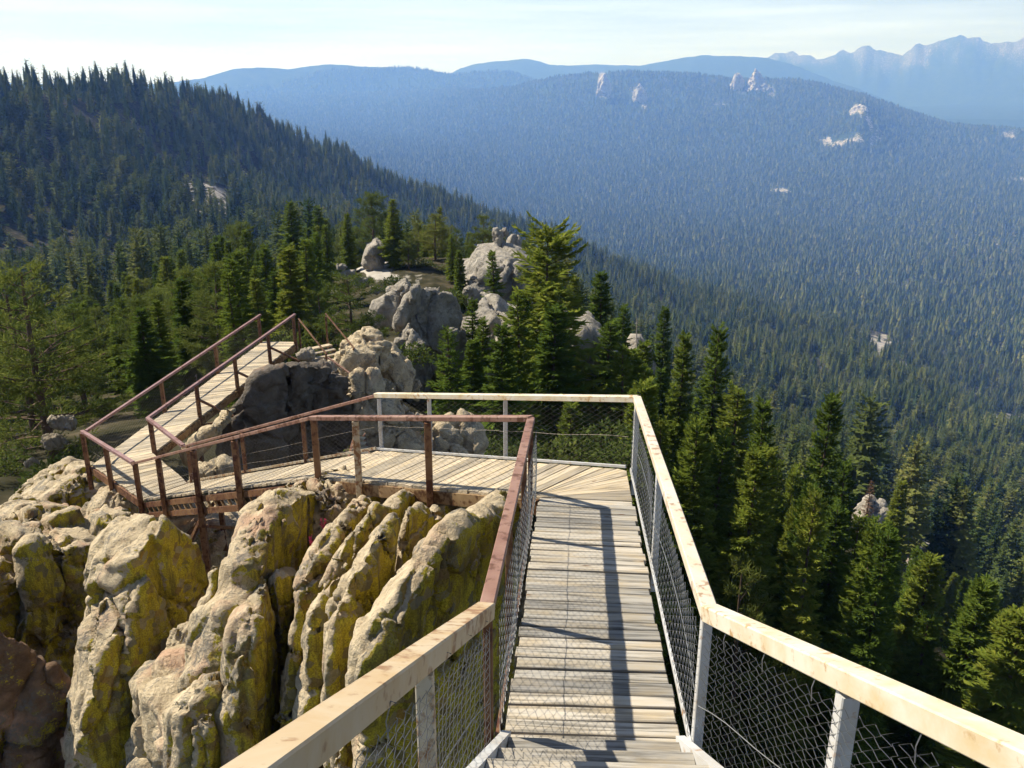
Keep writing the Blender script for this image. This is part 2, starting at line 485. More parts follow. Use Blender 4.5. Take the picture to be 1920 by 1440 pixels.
# ------------------------------------------------------------------ terrain: one sheet in rings round the camera, out to the far peaks
def ZL(d, pairs):
    return [('z', px, z, d) for px, z in pairs]
def PL(d, pts):
    return [('p', q[0], q[1], q[2] if len(q) > 2 else d) for q in pts]
LAYERS = [
    ZL(2.5, [(-400, -9), (2400, -9)]),
    ZL(14, [(-400, -12), (300, -12.5), (700, -11), (900, -13), (1100, -18), (1500, -26), (2400, -30)]),
    PL(0, [(-300, 930, 30), (85, 900, 30), (300, 830, 32), (500, 790, 34), (650, 800, 30), (800, 900, 30), (950, 1000, 32), (1100, 1200, 34), (1300, 1400, 38), (1600, 1560, 40), (2100, 1700, 42), (2500, 1800, 45)]),
    PL(0, [(-300, 780, 60), (0, 770, 60), (300, 710, 62), (500, 690, 62), (650, 650, 60), (750, 690, 55), (850, 740, 52), (1000, 800, 55), (1150, 900, 58), (1300, 1120, 62), (1500, 1300, 68), (1700, 1360, 75), (2000, 1480, 85), (2400, 1600, 95)]),
    PL(0, [(-300, 700, 110), (0, 690, 110), (300, 625, 110), (500, 560, 105), (620, 520, 100), (700, 490, 98), (800, 478, 98), (900, 480, 98), (980, 500, 98), (1050, 560, 95), (1130, 610, 92), (1200, 680, 95), (1300, 840, 105), (1400, 960, 115), (1500, 1010, 125), (1620, 1000, 140), (1720, 1080, 145), (1830, 1180, 150), (1950, 1260, 155), (2300, 1400, 170)]),
    PL(0, [(-300, 610, 230), (0, 600, 240), (300, 585, 250), (500, 570, 250), (700, 570, 250), (900, 590, 260), (1000, 620, 260), (1100, 680, 260), (1200, 760, 260), (1300, 860, 260), (1500, 960, 260), (1700, 1010, 280), (1920, 1090, 300), (2300, 1200, 300)]),
    PL(0, [(-300, 540, 400), (0, 520, 420), (300, 500, 450), (500, 490, 480), (700, 500, 520), (900, 550, 560), (1100, 620, 600), (1300, 720, 620), (1500, 800, 620), (1700, 870, 600), (1920, 960, 560), (2300, 1050, 520)]),
    PL(0, [(-300, 340, 560), (0, 335, 600), (200, 335, 680), (400, 340, 800), (600, 400, 950), (800, 445, 1050), (1000, 495, 1100), (1200, 565, 1100), (1400, 640, 1050), (1550, 680, 980), (1700, 740, 950), (1920, 850, 900), (2300, 960, 850)]),
    PL(0, [(-300, 165, 720), (0, 160, 760), (60, 160, 780), (130, 170, 820), (250, 168, 900), (350, 178, 1000), (400, 195, 1050), (480, 222, 1120), (560, 262, 1200), (650, 298, 1250), (750, 345, 1300), (870, 380, 1300), (970, 425, 1300), (1090, 468, 1300), (1170, 505, 1300), (1300, 560, 1300), (1420, 600, 1250), (1500, 620, 1250), (1600, 650, 1250), (1690, 690, 1250), (1800, 760, 1250), (1920, 800, 1250), (2300, 900, 1250)]),
    PL(0, [(-300, 300, 1100), (0, 300, 1150), (400, 300, 1450), (650, 380, 1750), (870, 440, 1850), (1090, 510, 1850), (1300, 562, 1750), (1500, 605, 1600), (1700, 655, 1520), (1920, 740, 1520), (2300, 800, 1520)]),
    PL(0, [(-300, 350, 3190), (400, 330, 3190), (700, 400, 3000), (1000, 470, 3000), (1300, 500, 2790), (1500, 520, 2580), (1700, 560, 2480), (1920, 600, 2380), (2300, 650, 2380)]),
    PL(0, [(-300, 280, 5300), (400, 260, 5300), (700, 310, 4900), (1000, 360, 4700), (1300, 400, 4500), (1600, 420, 4300), (1800, 440, 4110), (1920, 455, 4110), (2300, 470, 4110)]),
    PL(0, [(-300, 240, 7690), (400, 225, 7690), (700, 250, 7210), (1000, 270, 6400), (1200, 280, 6230), (1400, 280, 6230), (1600, 300, 5900), (1750, 330, 5900), (1920, 350, 5900), (2300, 370, 5900)]),
    PL(0, [(-300, 215, 8740), (400, 205, 8740), (700, 215, 8490), (900, 200, 8000), (1000, 200, 7530), (1150, 190, 7370), (1400, 190, 7210), (1550, 205, 7060), (1620, 186, 6730), (1690, 240, 6900), (1800, 270, 7210), (1920, 290, 7370), (2300, 300, 7370)]),
    PL(0, [(-300, 205, 9480), (400, 195, 9480), (700, 190, 9230), (870, 178, 8860), (960, 168, 8490), (1010, 153, 8250), (1100, 136, 8000), (1200, 131, 8000), (1280, 136, 8000), (1380, 145, 8000), (1450, 147, 8000), (1540, 154, 7840), (1600, 171, 7840), (1660, 190, 7840), (1720, 210, 7840), (1780, 229, 7840), (1850, 236, 7840), (1920, 236, 8000), (2300, 240, 8000)]),
    PL(0, [(-300, 190, 10520), (400, 180, 10520), (700, 170, 10260), (850, 165, 10000), (960, 185, 9860), (1100, 185, 9600), (1300, 190, 9600), (1500, 200, 9480), (1720, 250, 9480), (1920, 260, 9480), (2300, 260, 9480)]),
    PL(10500, [(-300, 150), (300, 150), (380, 140), (440, 122), (490, 119), (540, 123), (580, 115), (620, 110), (700, 112), (760, 113), (800, 122), (850, 135), (900, 132), (950, 130), (1010, 150), (1100, 175), (1300, 190), (1500, 200), (1700, 225), (1920, 225), (2300, 225)]),
    PL(11500, [(-300, 175), (800, 172), (1000, 170), (1300, 160), (1500, 180), (1700, 222), (1920, 224), (2300, 224)]),
    PL(13000, [(-300, 160), (700, 160), (845, 135), (860, 125), (890, 116), (910, 114), (940, 111), (985, 107), (1000, 109), (1030, 118), (1070, 120), (1110, 118), (1200, 122), (1280, 108), (1320, 103), (1380, 105), (1440, 107), (1500, 125), (1560, 150), (1700, 200), (1920, 205), (2300, 205)]),
    PL(14000, [(-300, 178), (1400, 170), (1700, 200), (1920, 190), (2300, 190)]),
    PL(15500, [(-300, 170), (1200, 150), (1400, 125), (1440, 105), (1480, 98), (1540, 95), (1590, 90), (1625, 78), (1650, 88), (1680, 102), (1690, 98), (1720, 82), (1740, 85), (1790, 70), (1815, 66), (1837, 60), (1855, 72), (1875, 78), (1920, 70), (1970, 60), (2100, 80), (2300, 100)]),
    ZL(17500, [(-400, -300), (2400, -300)]),
]
AZ_F = np.radians(np.arange(-50, 50.01, 0.2))
AZ_B = np.radians(np.arange(55, 306, 5.0))
NR = 360
RAD = np.geomspace(2.5, 17500, NR)

def profile_table(az):
    zs, ds = [], []
    for L in LAYERS:
        a, z, d = [], [], []
        for kind, px, q, dist in L:
            if kind == 'z':
                r = ray(px, 600); a.append(math.atan2(r[0], r[1])); z.append(q); d.append(dist)
            else:
                r = ray(px, q); a.append(math.atan2(r[0], r[1])); z.append(dist * r[2] / math.hypot(r[0], r[1])); d.append(dist)
        o = np.argsort(a)
        a, z, d = (np.array(t)[o] for t in (a, z, d))
        zs.append(np.interp(az, a, z)); ds.append(np.interp(az, a, d))
    return np.array(zs), np.array(ds)

def smooth1(a, axis, n=1):
    for _ in range(n):
        a = (np.roll(a, 1, axis) + 2*a + np.roll(a, -1, axis)) / 4 if axis == 0 else np.concatenate([a[:, :1], (a[:, :-2] + 2*a[:, 1:-1] + a[:, 2:]) / 4, a[:, -1:]], 1)
    return a

zs, ds = profile_table(AZ_F)
ZF = np.empty((len(AZ_F), NR))
for i in range(len(AZ_F)):
    ZF[i] = np.interp(RAD, ds[:, i], zs[:, i])
# light smoothing along the radius, less at far crests
Zs = smooth1(ZF, 1, 2)
ZF = np.where(RAD[None, :] > 7000, ZF, Zs)
AA, RR = np.meshgrid(AZ_F, RAD, indexing='ij')
XX, YY = RR*np.sin(AA), RR*np.cos(AA)
amp = 0.010*RR*np.clip((RR-20)/200, 0, 1)*np.interp(RR, [0, 1500, 6500, 14000, 27000], [1, 1, 0.6, 0.3, 0.32])
rel = fbm(XX/(0.16*RR+4), YY/(0.16*RR+4)*0.8, RR*0 + np.log(RR)*1.4, 4)
ZF = ZF + amp*rel
wl_ = np.clip(RR*0.012, 4, 80)
ZF = ZF + np.interp(RR, [0, 40, 300, 9000, 14000, 27000], [0.01, 0.06, 0.6, 6, 11, 14])*fbm(AA*160, np.log(RR)*60, RR*0, 3)
far_rough = np.clip((RR-14100)/1000, 0, 1)*np.clip((17200-RR)/500, 0, 1)
ridge = 1 - np.abs(fbm(XX/750, YY/750, RR*0, 4, 0.55))*2.2
ZF = ZF + far_rough*140*(ridge-0.65)

def sample_z(x, y):
    az = np.arctan2(x, y); r = np.hypot(x, y)
    i = np.clip((az - AZ_F[0]) / (AZ_F[1]-AZ_F[0]), 0, len(AZ_F)-1.001)
    j = np.clip(np.log(r/RAD[0]) / math.log(RAD[1]/RAD[0]), 0, NR-1.001)
    i0, j0 = i.astype(int), j.astype(int)
    fi, fj = i-i0, j-j0
    return (ZF[i0, j0]*(1-fi)*(1-fj) + ZF[i0+1, j0]*fi*(1-fj) + ZF[i0, j0+1]*(1-fi)*fj + ZF[i0+1, j0+1]*fi*fj)

def gz(x, y):
    return float(sample_z(np.array([x], float), np.array([y], float))[0])

def project(x, y, z):
    d = y*CP - z*SP
    return 960 + FPX*x/d, 720 - FPX*(y*SP + z*CP)/d, d

# bare rock on the ground: patches seen in the photograph (px, py, radius x, radius y, weight)
PATCHES = [(1608, 205, 22, 12, 0.9), (1628, 232, 10, 14, 0.8), (1560, 268, 40, 7, 1), (1606, 258, 22, 10, 0.8), (1632, 262, 16, 14, 0.7), (1500, 328, 22, 5, 0.8), (1462, 355, 26, 6, 0.9), (1545, 378, 20, 6, 0.7), (1130, 160, 14, 26, 1), (1190, 170, 10, 14, 0.8), (1205, 192, 10, 10, 0.7),
           (1250, 175, 14, 9, 0.55), (1275, 190, 12, 8, 0.5), (1385, 170, 14, 14, 0.6), (1445, 172, 14, 12, 0.6), (1345, 195, 26, 8, 0.6), (1640, 255, 28, 20, 0.6), (1900, 250, 40, 10, 0.8), (1010, 168, 30, 10, 0.4), (1840, 460, 90, 26, 0.55), (1790, 520, 60, 14, 0.4),
           (1650, 650, 48, 26, 0.9), (1690, 690, 30, 14, 0.8), (1890, 790, 50, 20, 0.8), (1800, 740, 36, 14, 0.5), (1500, 620, 40, 10, 0.4), (380, 370, 56, 28, 0.9), (415, 395, 40, 24, 0.8), (70, 265, 30, 10, 0.7), (150, 300, 30, 12, 0.7),
           (100, 320, 30, 10, 0.6), (195, 390, 18, 14, 0.7), (1640, 960, 30, 40, 1), (1730, 1040, 40, 30, 1), (700, 490, 60, 30, 0.95), (745, 525, 70, 20, 0.7), (930, 490, 80, 36, 1.0), (830, 500, 40, 18, 0.55), (620, 545, 40, 14, 0.6), (560, 540, 60, 20, 0.3), (1920, 335, 60, 8, 0.7), (1850, 880, 30, 12, 0.5)]

def rock_mask(x, y, z):
    px, py, d = project(x, y, z)
    n = fbm(px/30, py/14, px*0, 3)
    m = np.zeros_like(px)
    for (cx, cy, rx, ry, w) in PATCHES:
        q = ((px-cx)/rx)**2 + ((py-cy)/ry)**2
        m = np.maximum(m, w*np.clip(1.35 - q + n*1.5, 0, 1))
    m = np.where((y > 30), m, 0)
    r = np.hypot(x, y)
    far = np.clip((r-13900)/1200, 0, 1)*np.clip(0.50 + (z-300)/2500 + 0.7*fbm(x/420, y/420, z/160, 4), 0, 0.62)
    return np.clip(np.maximum(m, far), 0, 1)

# mesh
nF = len(AZ_F)
nB = len(AZ_B)
t = ((AZ_B - AZ_F[-1]) / (2*math.pi - 2*AZ_F[-1]))[:, None]
ZB = ZF[-1][None, :]*(1-t) + ZF[0][None, :]*t
AB, RB = np.meshgrid(AZ_B, RAD, indexing='ij')
gx = np.concatenate([XX, RB*np.sin(AB)]); gy = np.concatenate([YY, RB*np.cos(AB)]); gzz = np.concatenate([ZF, ZB])
nA = nF + nB
ii, jj = np.meshgrid(np.arange(nA), np.arange(NR-1), indexing='ij')
i2 = (ii+1) % nA
quads = np.stack([ii*NR+jj, ii*NR+jj+1, i2*NR+jj+1, i2*NR+jj], -1).reshape(-1, 4)[:, ::-1]
verts = np.stack([gx, gy, gzz], -1).reshape(-1, 3)
verts = np.concatenate([verts, [[0, 0, -9]]])
cap = np.array([[len(verts)-1, ((i+1) % nA)*NR, i*NR] for i in range(nA)])

m, nt, b = new_mat('forest floor and far woods')
v = coords(nt, 'Object')
n1 = tnoise(nt, v, 0.02, 8, 0.65)
n2 = tnoise(nt, v, 0.45, 6, 0.6)
n3 = tnoise(nt, v, 0.012, 10, 0.75)
soil = ramp(nt, n2, [(0.3, (0.018, 0.020, 0.011)), (0.5, (0.045, 0.042, 0.026)), (0.7, (0.10, 0.082, 0.055))])
woods = ramp(nt, n3, [(0.32, (0.016, 0.030, 0.016)), (0.5, (0.034, 0.052, 0.024)), (0.68, (0.060, 0.078, 0.034))])
cd = nt.nodes.new('ShaderNodeAttribute'); cd.attribute_name = 'near'
col = mix(nt, cd.outputs['Fac'], woods, soil)
ra = nt.nodes.new('ShaderNodeAttribute'); ra.attribute_name = 'rock'
vs = coords(nt, 'Object', (0.02, 0.02, 0.02))
rk = ramp(nt, tnoise(nt, vs, 2.0, 9, 0.75), [(0.30, (0.13, 0.12, 0.10)), (0.5, (0.32, 0.29, 0.25)), (0.7, (0.50, 0.46, 0.40))])
rfac = math_n(nt, 'ADD', ra.outputs['Fac'], math_n(nt, 'MULTIPLY', math_n(nt, 'SUBTRACT', tnoise(nt, vs, 3.0, 8, 0.7), 0.5), 2.2))
col = mix(nt, ramp(nt, rfac, [(0.58, 0.0), (0.74, 1.0)]), col, rk)
nt.links.new(col, b.inputs['Base Color'])
b.inputs['Roughness'].default_value = 1.0
b.inputs['Specular IOR Level'].default_value = 0.0
M['terrain'] = m
me = mesh_np('terrain', verts, [quads, cap], M['terrain'], True)
rk_v = np.concatenate([rock_mask(XX, YY, ZF).ravel(), np.zeros(nB*NR + 1)])
near_v = np.concatenate([np.clip((6000-np.hypot(gx, gy))/4500, 0, 1).ravel(), [1.0]])
for nm, arr in (('rock', rk_v), ('near', near_v)):
    at_ = me.attributes.new(nm, 'FLOAT', 'POINT')
    at_.data.foreach_set('value', arr.astype(np.float32))
terrain = link('terrain', me)
terrain['kind'] = 'structure'

# ------------------------------------------------------------------ conifers: prototypes
def trunk_geo(H, r0, n=7, seg=9, rng=None, bend=0.0, top=0.02):
    z = np.linspace(-0.04*H, H*0.985, seg)
    u = np.clip(z/H, 0, 1)
    r = r0*(1-u)**0.85 + top
    r[0] *= 1.25
    bx = bend*np.sin(u*3.0)*H*0.02
    by = bend*np.sin(u*4.1+1)*H*0.015
    a = np.arange(n)*2*math.pi/n
    P = np.stack([bx[:, None] + r[:, None]*np.cos(a), by[:, None] + r[:, None]*np.sin(a), np.broadcast_to(z[:, None], (seg, n))], -1).reshape(-1, 3)
    F = [[i*n+k, i*n+(k+1) % n, (i+1)*n+(k+1) % n, (i+1)*n+k] for i in range(seg-1) for k in range(n)]
    return P, np.array(F), (lambda uu: (np.interp(uu, u, bx), np.interp(uu, u, by)))

def limbs(segs, r=0.03):
    """thin three-sided limbs; segs: list of (p0, p1, p2, radius)"""
    P, F = [], []
    for p0, p1, p2, rr in segs:
        base = len(P)
        for p, q in ((p0, rr), (p1, rr*0.65), (p2, rr*0.2)):
            for k in range(3):
                a = k*2.094
                P.append((p[0] + q*math.cos(a)*0.7, p[1] + q*math.sin(a)*0.7, p[2] + q*math.cos(a+0.7)))
        for s in range(2):
            for k in range(3):
                F.append((base+s*3+k, base+s*3+(k+1) % 3, base+s*3+3+(k+1) % 3, base+s*3+3+k))
    return np.array(P), np.array(F)

def rhombs(B, D, S, L, W, rng, cup=0.15):
    """needle sprays: base B, direction D, side S, length L, width W -> one bent quad each"""
    n = len(B)
    mid = B + D*(L*rng.uniform(0.40, 0.62, n))[:, None]
    up = np.cross(S, D)
    mid = mid + up*(L*cup*rng.uniform(-1, 1, n))[:, None]
    tip = B + D*L[:, None]
    P = np.stack([B, mid + S*(W/2)[:, None], tip, mid - S*(W/2)[:, None]], 1).reshape(-1, 3)
    F = np.arange(4*n).reshape(n, 4)
    return P, F

def unit(a):
    return a / (np.linalg.norm(a, axis=-1, keepdims=True) + 1e-9)

def fir_geo(seed, H, R, nb, ns, start=0.06, r0=None, wfac=0.34, sparse=0.0, core=0.0, power=0.8, lscale=1.0):
    rng = np.random.default_rng(seed)
    r0 = r0 or H*0.013
    TP, TF, off = trunk_geo(H, r0, rng=rng, bend=rng.uniform(0, 0.8), n=7 if nb > 100 else 4, seg=9 if nb > 100 else 4)
    u = start + (1-start)*np.linspace(0, 0.985, nb)**1.08
    u = np.clip(u + rng.normal(0, 0.006, nb), start, 0.992)
    az = np.arange(nb)*2.39996 + rng.normal(0, 0.35, nb)
    sector = 0.80 + 0.25*np.sin(az*2 + rng.uniform(0, 6)) * np.sin(u*9 + rng.uniform(0, 6))
    bl = (R*((1-u)**power)*np.clip(0.55 + 2.6*(u-start), 0.55, 1)*rng.uniform(0.62, 1.15, nb)*sector + 0.018*H)
    if sparse > 0:
        bl = np.where(rng.random(nb) < sparse, bl*rng.uniform(0.2, 0.55, nb), bl)
    rise = np.interp(u, [0, 0.4, 0.8, 1], [-0.42, -0.12, 0.30, 0.95]) + rng.normal(0, 0.09, nb)
    ox, oy = off(u)
    base = np.stack([ox, oy, u*H], 1)
    dh = np.stack([np.cos(az), np.sin(az), np.zeros(nb)], 1)
    sd = np.stack([-np.sin(az), np.cos(az), np.zeros(nb)], 1)
    def curve(i, k):
        return base[i] + dh[i]*(bl[i]*k)[:, None] + np.array([0, 0, 1.0])*(bl[i]*(rise[i]*k - 0.30*k*k + 0.22*k**4))[:, None]
    CPs, CFs, nv = [], [], 0
    for s in (-1, 1, 0):
        i = np.repeat(np.arange(nb), ns)
        k = np.tile(np.linspace(0.16 if s else 0.35, 1.0, ns), nb) + rng.normal(0, 0.04, nb*ns)
        k = np.clip(k, 0.08, 1.02)
        p = curve(i, k)
        tan = unit(curve(i, k+0.03) - p)
        ang = rng.uniform(0.55, 1.1, len(i)) if s else rng.normal(0, 0.25, len(i))
        d = unit(tan*np.cos(ang)[:, None] + sd[i]*(np.sin(ang)*(s or 1))[:, None] + np.array([0, 0, 1.0])*rng.normal(-0.06, 0.20, len(i))[:, None])
        L = (bl[i]*(0.42 - 0.22*k)*rng.uniform(0.6, 1.25, len(i)) + 0.010*H)*lscale
        if s == 0:
            L = L*1.05
        W = L*wfac*rng.uniform(0.7, 1.4, len(i))
        side = unit(np.cross(d, np.array([0, 0, 1.0]) + rng.normal(0, 0.35, (len(i), 3))))
        P, F = rhombs(p, d, side, L, W, rng)
        CPs.append(P); CFs.append(F + nv); nv += len(P)
    # leader
    P, F = rhombs(np.tile([[0, 0, 0.95*H]], (4, 1)) + 0, unit(np.array([[0.2, 0, 1], [-0.2, 0.1, 1], [0, -0.2, 1], [0, 0, 1.0]])), np.array([[0, 1.0, 0], [1.0, 0, 0], [1.0, 0, 0], [0, 1.0, 0]]), np.full(4, 0.05*H), np.full(4, 0.012*H), rng)
    CPs.append(P); CFs.append(F + nv); nv += len(P)
    if core > 0:
        n = 6
        a = np.arange(n)*2*math.pi/n
        for z0, z1, q in ((start*H, 0.5*H, 1.0), (0.35*H, 0.78*H, 0.72), (0.62*H, 0.985*H, 0.45)):
            rr = R*core*q*rng.uniform(0.85, 1.15, n)
            P = np.concatenate([np.stack([rr*np.cos(a), rr*np.sin(a), np.full(n, z0) + rng.normal(0, 0.02*H, n)], 1), [[0, 0, z1]]])
            F = np.array([[k, (k+1) % n, n, n] for k in range(n)])
            F = F[:, :3]
            F = np.concatenate([F, F[:, 2:3]], 1)
            CPs.append(P); CFs.append(('t', F[:, :3] + nv)); nv += len(P)
    quad = np.concatenate([f for f in CFs if not isinstance(f, tuple)])
    tri = [f[1] for f in CFs if isinstance(f, tuple)]
    faces = [quad] + ([np.concatenate(tri)] if tri else [])
    # bare limbs
    if nb > 150:
        sel = rng.choice(nb, nb//2, replace=False)
        segs = []
        for i in sel:
            ia = np.array([i])
            segs.append((base[i], curve(ia, np.array([0.5]))[0], curve(ia, np.array([0.92]))[0], 0.012*bl[i] + 0.01))
        LP, LF = limbs(segs)
        TF = np.concatenate([TF, LF + len(TP)]); TP = np.concatenate([TP, LP])
    return np.concatenate(CPs), faces, TP, TF

def pine_geo(seed, H, R, nb, per, start=0.22, r0=None, clump=0.55, needles=26, flat_top=0.0):
    rng = np.random.default_rng(seed)
    r0 = r0 or H*0.017
    TP, TF, off = trunk_geo(H, r0, rng=rng, bend=rng.uniform(0.3, 1.2))
    u = start + (0.98-start)*np.sort(rng.random(nb))
    az = np.arange(nb)*2.39996 + rng.normal(0, 0.5, nb)
    shape = np.interp(u, [start, start+0.18, 0.6, 0.85, 1], [0.75, 1, 0.85, 0.55 + flat_top, 0.18 + flat_top])
    bl = R*shape*rng.uniform(0.55, 1.15, nb)
    rise = np.interp(u, [0, 0.4, 1], [-0.15, 0.2, 0.8]) + rng.normal(0, 0.14, nb)
    ox, oy = off(u)
    segs, C, Dc = [], [], []
    for i in range(nb):
        b0 = np.array([ox[i], oy[i], u[i]*H])
        d = np.array([math.cos(az[i]), math.sin(az[i]), 0])
        s = np.array([-d[1], d[0], 0])
        def cv(k):
            return b0 + d*bl[i]*k + np.array([0, 0, bl[i]*(rise[i]*k - 0.18*k*k + 0.28*k**3)]) + s*bl[i]*0.12*math.sin(k*4 + i)
        segs.append((b0, cv(0.5), cv(0.98), 0.016*bl[i] + 0.012))
        m = max(2, int(per*bl[i]/R + 0.5))
        for j in range(m):
            k = rng.uniform(0.38, 1.0) if j else 1.0
            w = (1.05-k)*bl[i]*0.75 + 0.12
            p = cv(k) + s*rng.uniform(-1, 1)*w + np.array([0, 0, rng.uniform(-0.1, 0.28)*w])
            if rng.random() < 0.5:
                segs.append((cv(max(0.2, k-0.2)), (cv(k)+p)/2, p, 0.010*bl[i] + 0.006))
            C.append(p); Dc.append(unit(p - cv(max(0, k-0.35)) + np.array([0, 0, 0.25])))
    C, Dc = np.array(C), np.array(Dc)
    n = len(C)*needles
    i = np.repeat(np.arange(len(C)), needles)
    d = unit(rng.normal(size=(n, 3)) + Dc[i]*0.75 + np.array([0, 0, 0.25]))
    size = (clump*rng.uniform(0.65, 1.25, len(C)))[i]
    L = size*rng.uniform(0.55, 1.0, n)
    B = C[i] + d*(size*0.12)[:, None] + rng.normal(size=(n, 3))*(size*0.22)[:, None]
    side = unit(np.cross(d, rng.normal(size=(n, 3))))
    P, F = rhombs(B, d, side, L, L*rng.uniform(0.11, 0.19, n), rng, 0.08)
    LP, LF = limbs(segs)
    TF = np.concatenate([TF, LF + len(TP)]); TP = np.concatenate([TP, LP])
    return P, [F], TP, TF

PROTO = {}
def proto(key, geo, H, leaf, bark='bark'):
    cp, cf, tp, tf = geo
    PROTO[key] = (mesh_np('crown', cp, cf, M[leaf]), mesh_np('trunk', tp, tf, M[bark], True), H)

for s_ in range(4):
    proto('fir%d' % s_, fir_geo(20+s_, 24, [3.2, 3.8, 2.9, 4.2][s_], 400, 11, wfac=0.30, start=0.05, sparse=[0.1, 0.2, 0.05, 0.25][s_]), 24, 'fir')
proto('slim0', fir_geo(40, 20, 2.3, 330, 9, wfac=0.30, start=0.04, sparse=0.3), 20, 'fir')
proto('slim1', fir_geo(41, 20, 2.7, 330, 9, wfac=0.30, start=0.10, sparse=0.35), 20, 'fir')
proto('young', fir_geo(50, 6, 1.75, 240, 8, wfac=0.26, start=0.04), 6, 'fir')
proto('big', fir_geo(51, 20, 5.8, 330, 15, wfac=0.30, start=0.06, sparse=0.42, power=0.45, lscale=0.85), 20, 'fir')
proto('pine0', pine_geo(60, 14, 2.9, 60, 11, clump=0.55, needles=28), 14, 'pine')
proto('pine1', pine_geo(61, 12, 3.0, 60, 11, start=0.10, clump=0.55, needles=28, flat_top=0.1), 12, 'pine')
proto('pine2', pine_geo(62, 16, 3.0, 62, 10, start=0.26, clump=0.58, needles=28), 16, 'pine')
proto('pine3', pine_geo(63, 9.5, 2.5, 46, 14, start=0.14, clump=0.33, needles=26), 9.5, 'pine')
proto('pine4', pine_geo(64, 8, 2.2, 44, 14, start=0.08, clump=0.32, needles=26), 8, 'pine')
proto('dead', fir_geo(70, 14, 2.0, 160, 4, wfac=0.22, start=0.2, sparse=0.5), 14, 'dead')

def snag_geo(seed, H):
    rng = np.random.default_rng(seed)
    TP, TF, off = trunk_geo(H, H*0.015, rng=rng, bend=0.6)
    segs = []
    for k in range(46):
        u = rng.uniform(0.2, 0.98); a = rng.uniform(0, 6.28); L = 1.6*(1.1-u)*rng.uniform(0.4, 1.2)
        p = np.array([0, 0, u*H]); d = np.array([math.cos(a), math.sin(a), rng.uniform(-0.3, 0.3)])
        segs.append((p, p + d*L*0.5, p + d*L + np.array([0, 0, -0.1*L]), 0.03))
    LP, LF = limbs(segs)
    return np.concatenate([TP, LP]), np.concatenate([TF, LF + len(TP)])
_sp, _sf = snag_geo(5, 10)
SNAG = mesh_np('snag', _sp, _sf, M['snag'], True)

_names = {'fir': 'fir_tree', 'slim': 'fir_tree', 'youn': 'fir_tree', 'big': 'fir_tree', 'pine': 'pine_tree', 'dead': 'dead_tree'}
TREE_XY = []
def plant(key, px, py_top, dist, label, cat='tree', group=None, h=None, rot=None, fat=1.0, rng=random.Random(3), dz=0.0):
    """a tree whose top stands on the line of sight (px, py_top) at horizontal distance dist, rooted in the terrain below"""
    T = at_h(px, py_top, dist)
    zb = gz(T[0], T[1]) - 0.1 + dz
    hh = T[2] - zb
    if h is not None:
        zb, hh = T[2]-h, h
    hh = min(max(hh, 2.0), 46)
    crown, trunk, H = PROTO[key]
    s = hh/H
    o = thing(_names[key[:4].rstrip('0123456789')], label, cat, (T[0], T[1], T[2]-hh), group)
    o.rotation_euler = (rng.uniform(-0.02, 0.02), rng.uniform(-0.02, 0.02), rng.uniform(0, 6.28) if rot is None else rot)
    w = fat*min(1.35, max(0.75, (1/s)**0.35))
    o.scale = (s*w, s*w, s)
    for nm, me in (('trunk', trunk), ('crown', crown)):
        c = bpy.data.objects.new(nm, me)
        COL.objects.link(c)
        c.parent = o
    TREE_XY.append((T[0], T[1]))
    return o

# ------------------------------------------------------------------ rocks: fields meshed by surface nets
def surfnets(Fd, h, org):
    s = Fd < 0
    c = np.zeros(tuple(n-1 for n in Fd.shape), np.int8)
    for dx in (0, 1):
        for dy in (0, 1):
            for dz in (0, 1):
                c += s[dx:dx+c.shape[0], dy:dy+c.shape[1], dz:dz+c.shape[2]]
    I, J, K = np.nonzero((c > 0) & (c < 8))
    vid = np.full(c.shape, -1, np.int32)
    vid[I, J, K] = np.arange(len(I))
    acc = np.zeros((len(I), 3)); cnt = np.zeros(len(I))
    cor = [(a, b_, d) for a in (0, 1) for b_ in (0, 1) for d in (0, 1)]
    for p in cor:
        for ax in range(3):
            if p[ax] == 1:
                continue
            q = list(p); q[ax] = 1
            f0 = Fd[I+p[0], J+p[1], K+p[2]]; f1 = Fd[I+q[0], J+q[1], K+q[2]]
            mk = (f0 < 0) != (f1 < 0)
            tt = np.where(mk, f0/np.where(mk, f0-f1, 1), 0)
            pos = np.array(p, float)[None, :].repeat(len(I), 0)
            pos[:, ax] += tt
            acc[mk] += pos[mk]; cnt[mk] += 1
    P = (np.stack([I, J, K], 1) + acc/cnt[:, None])*h + org
    Q = []
    for ax in range(3):
        o1, o2 = (ax+1) % 3, (ax+2) % 3
        sl0 = [slice(None)]*3; sl1 = [slice(None)]*3
        sl0[ax] = slice(0, -1); sl1[ax] = slice(1, None)
        a, b_ = s[tuple(sl0)], s[tuple(sl1)]
        ch = np.argwhere(a != b_)
        ch = ch[(ch[:, o1] >= 1) & (ch[:, o2] >= 1) & (ch[:, o1] < c.shape[o1]) & (ch[:, o2] < c.shape[o2])]
        if not len(ch):
            continue
        e1 = np.zeros(3, int); e1[o1] = 1
        e2 = np.zeros(3, int); e2[o2] = 1
        cells = [ch - e1 - e2, ch - e2, ch, ch - e1]
        q = np.stack([vid[tuple(cc.T)] for cc in cells], 1)
        flip = ~a[tuple(ch.T)]
        q[flip] = q[flip][:, ::-1]
        Q.append(q)
    return P, np.concatenate(Q)

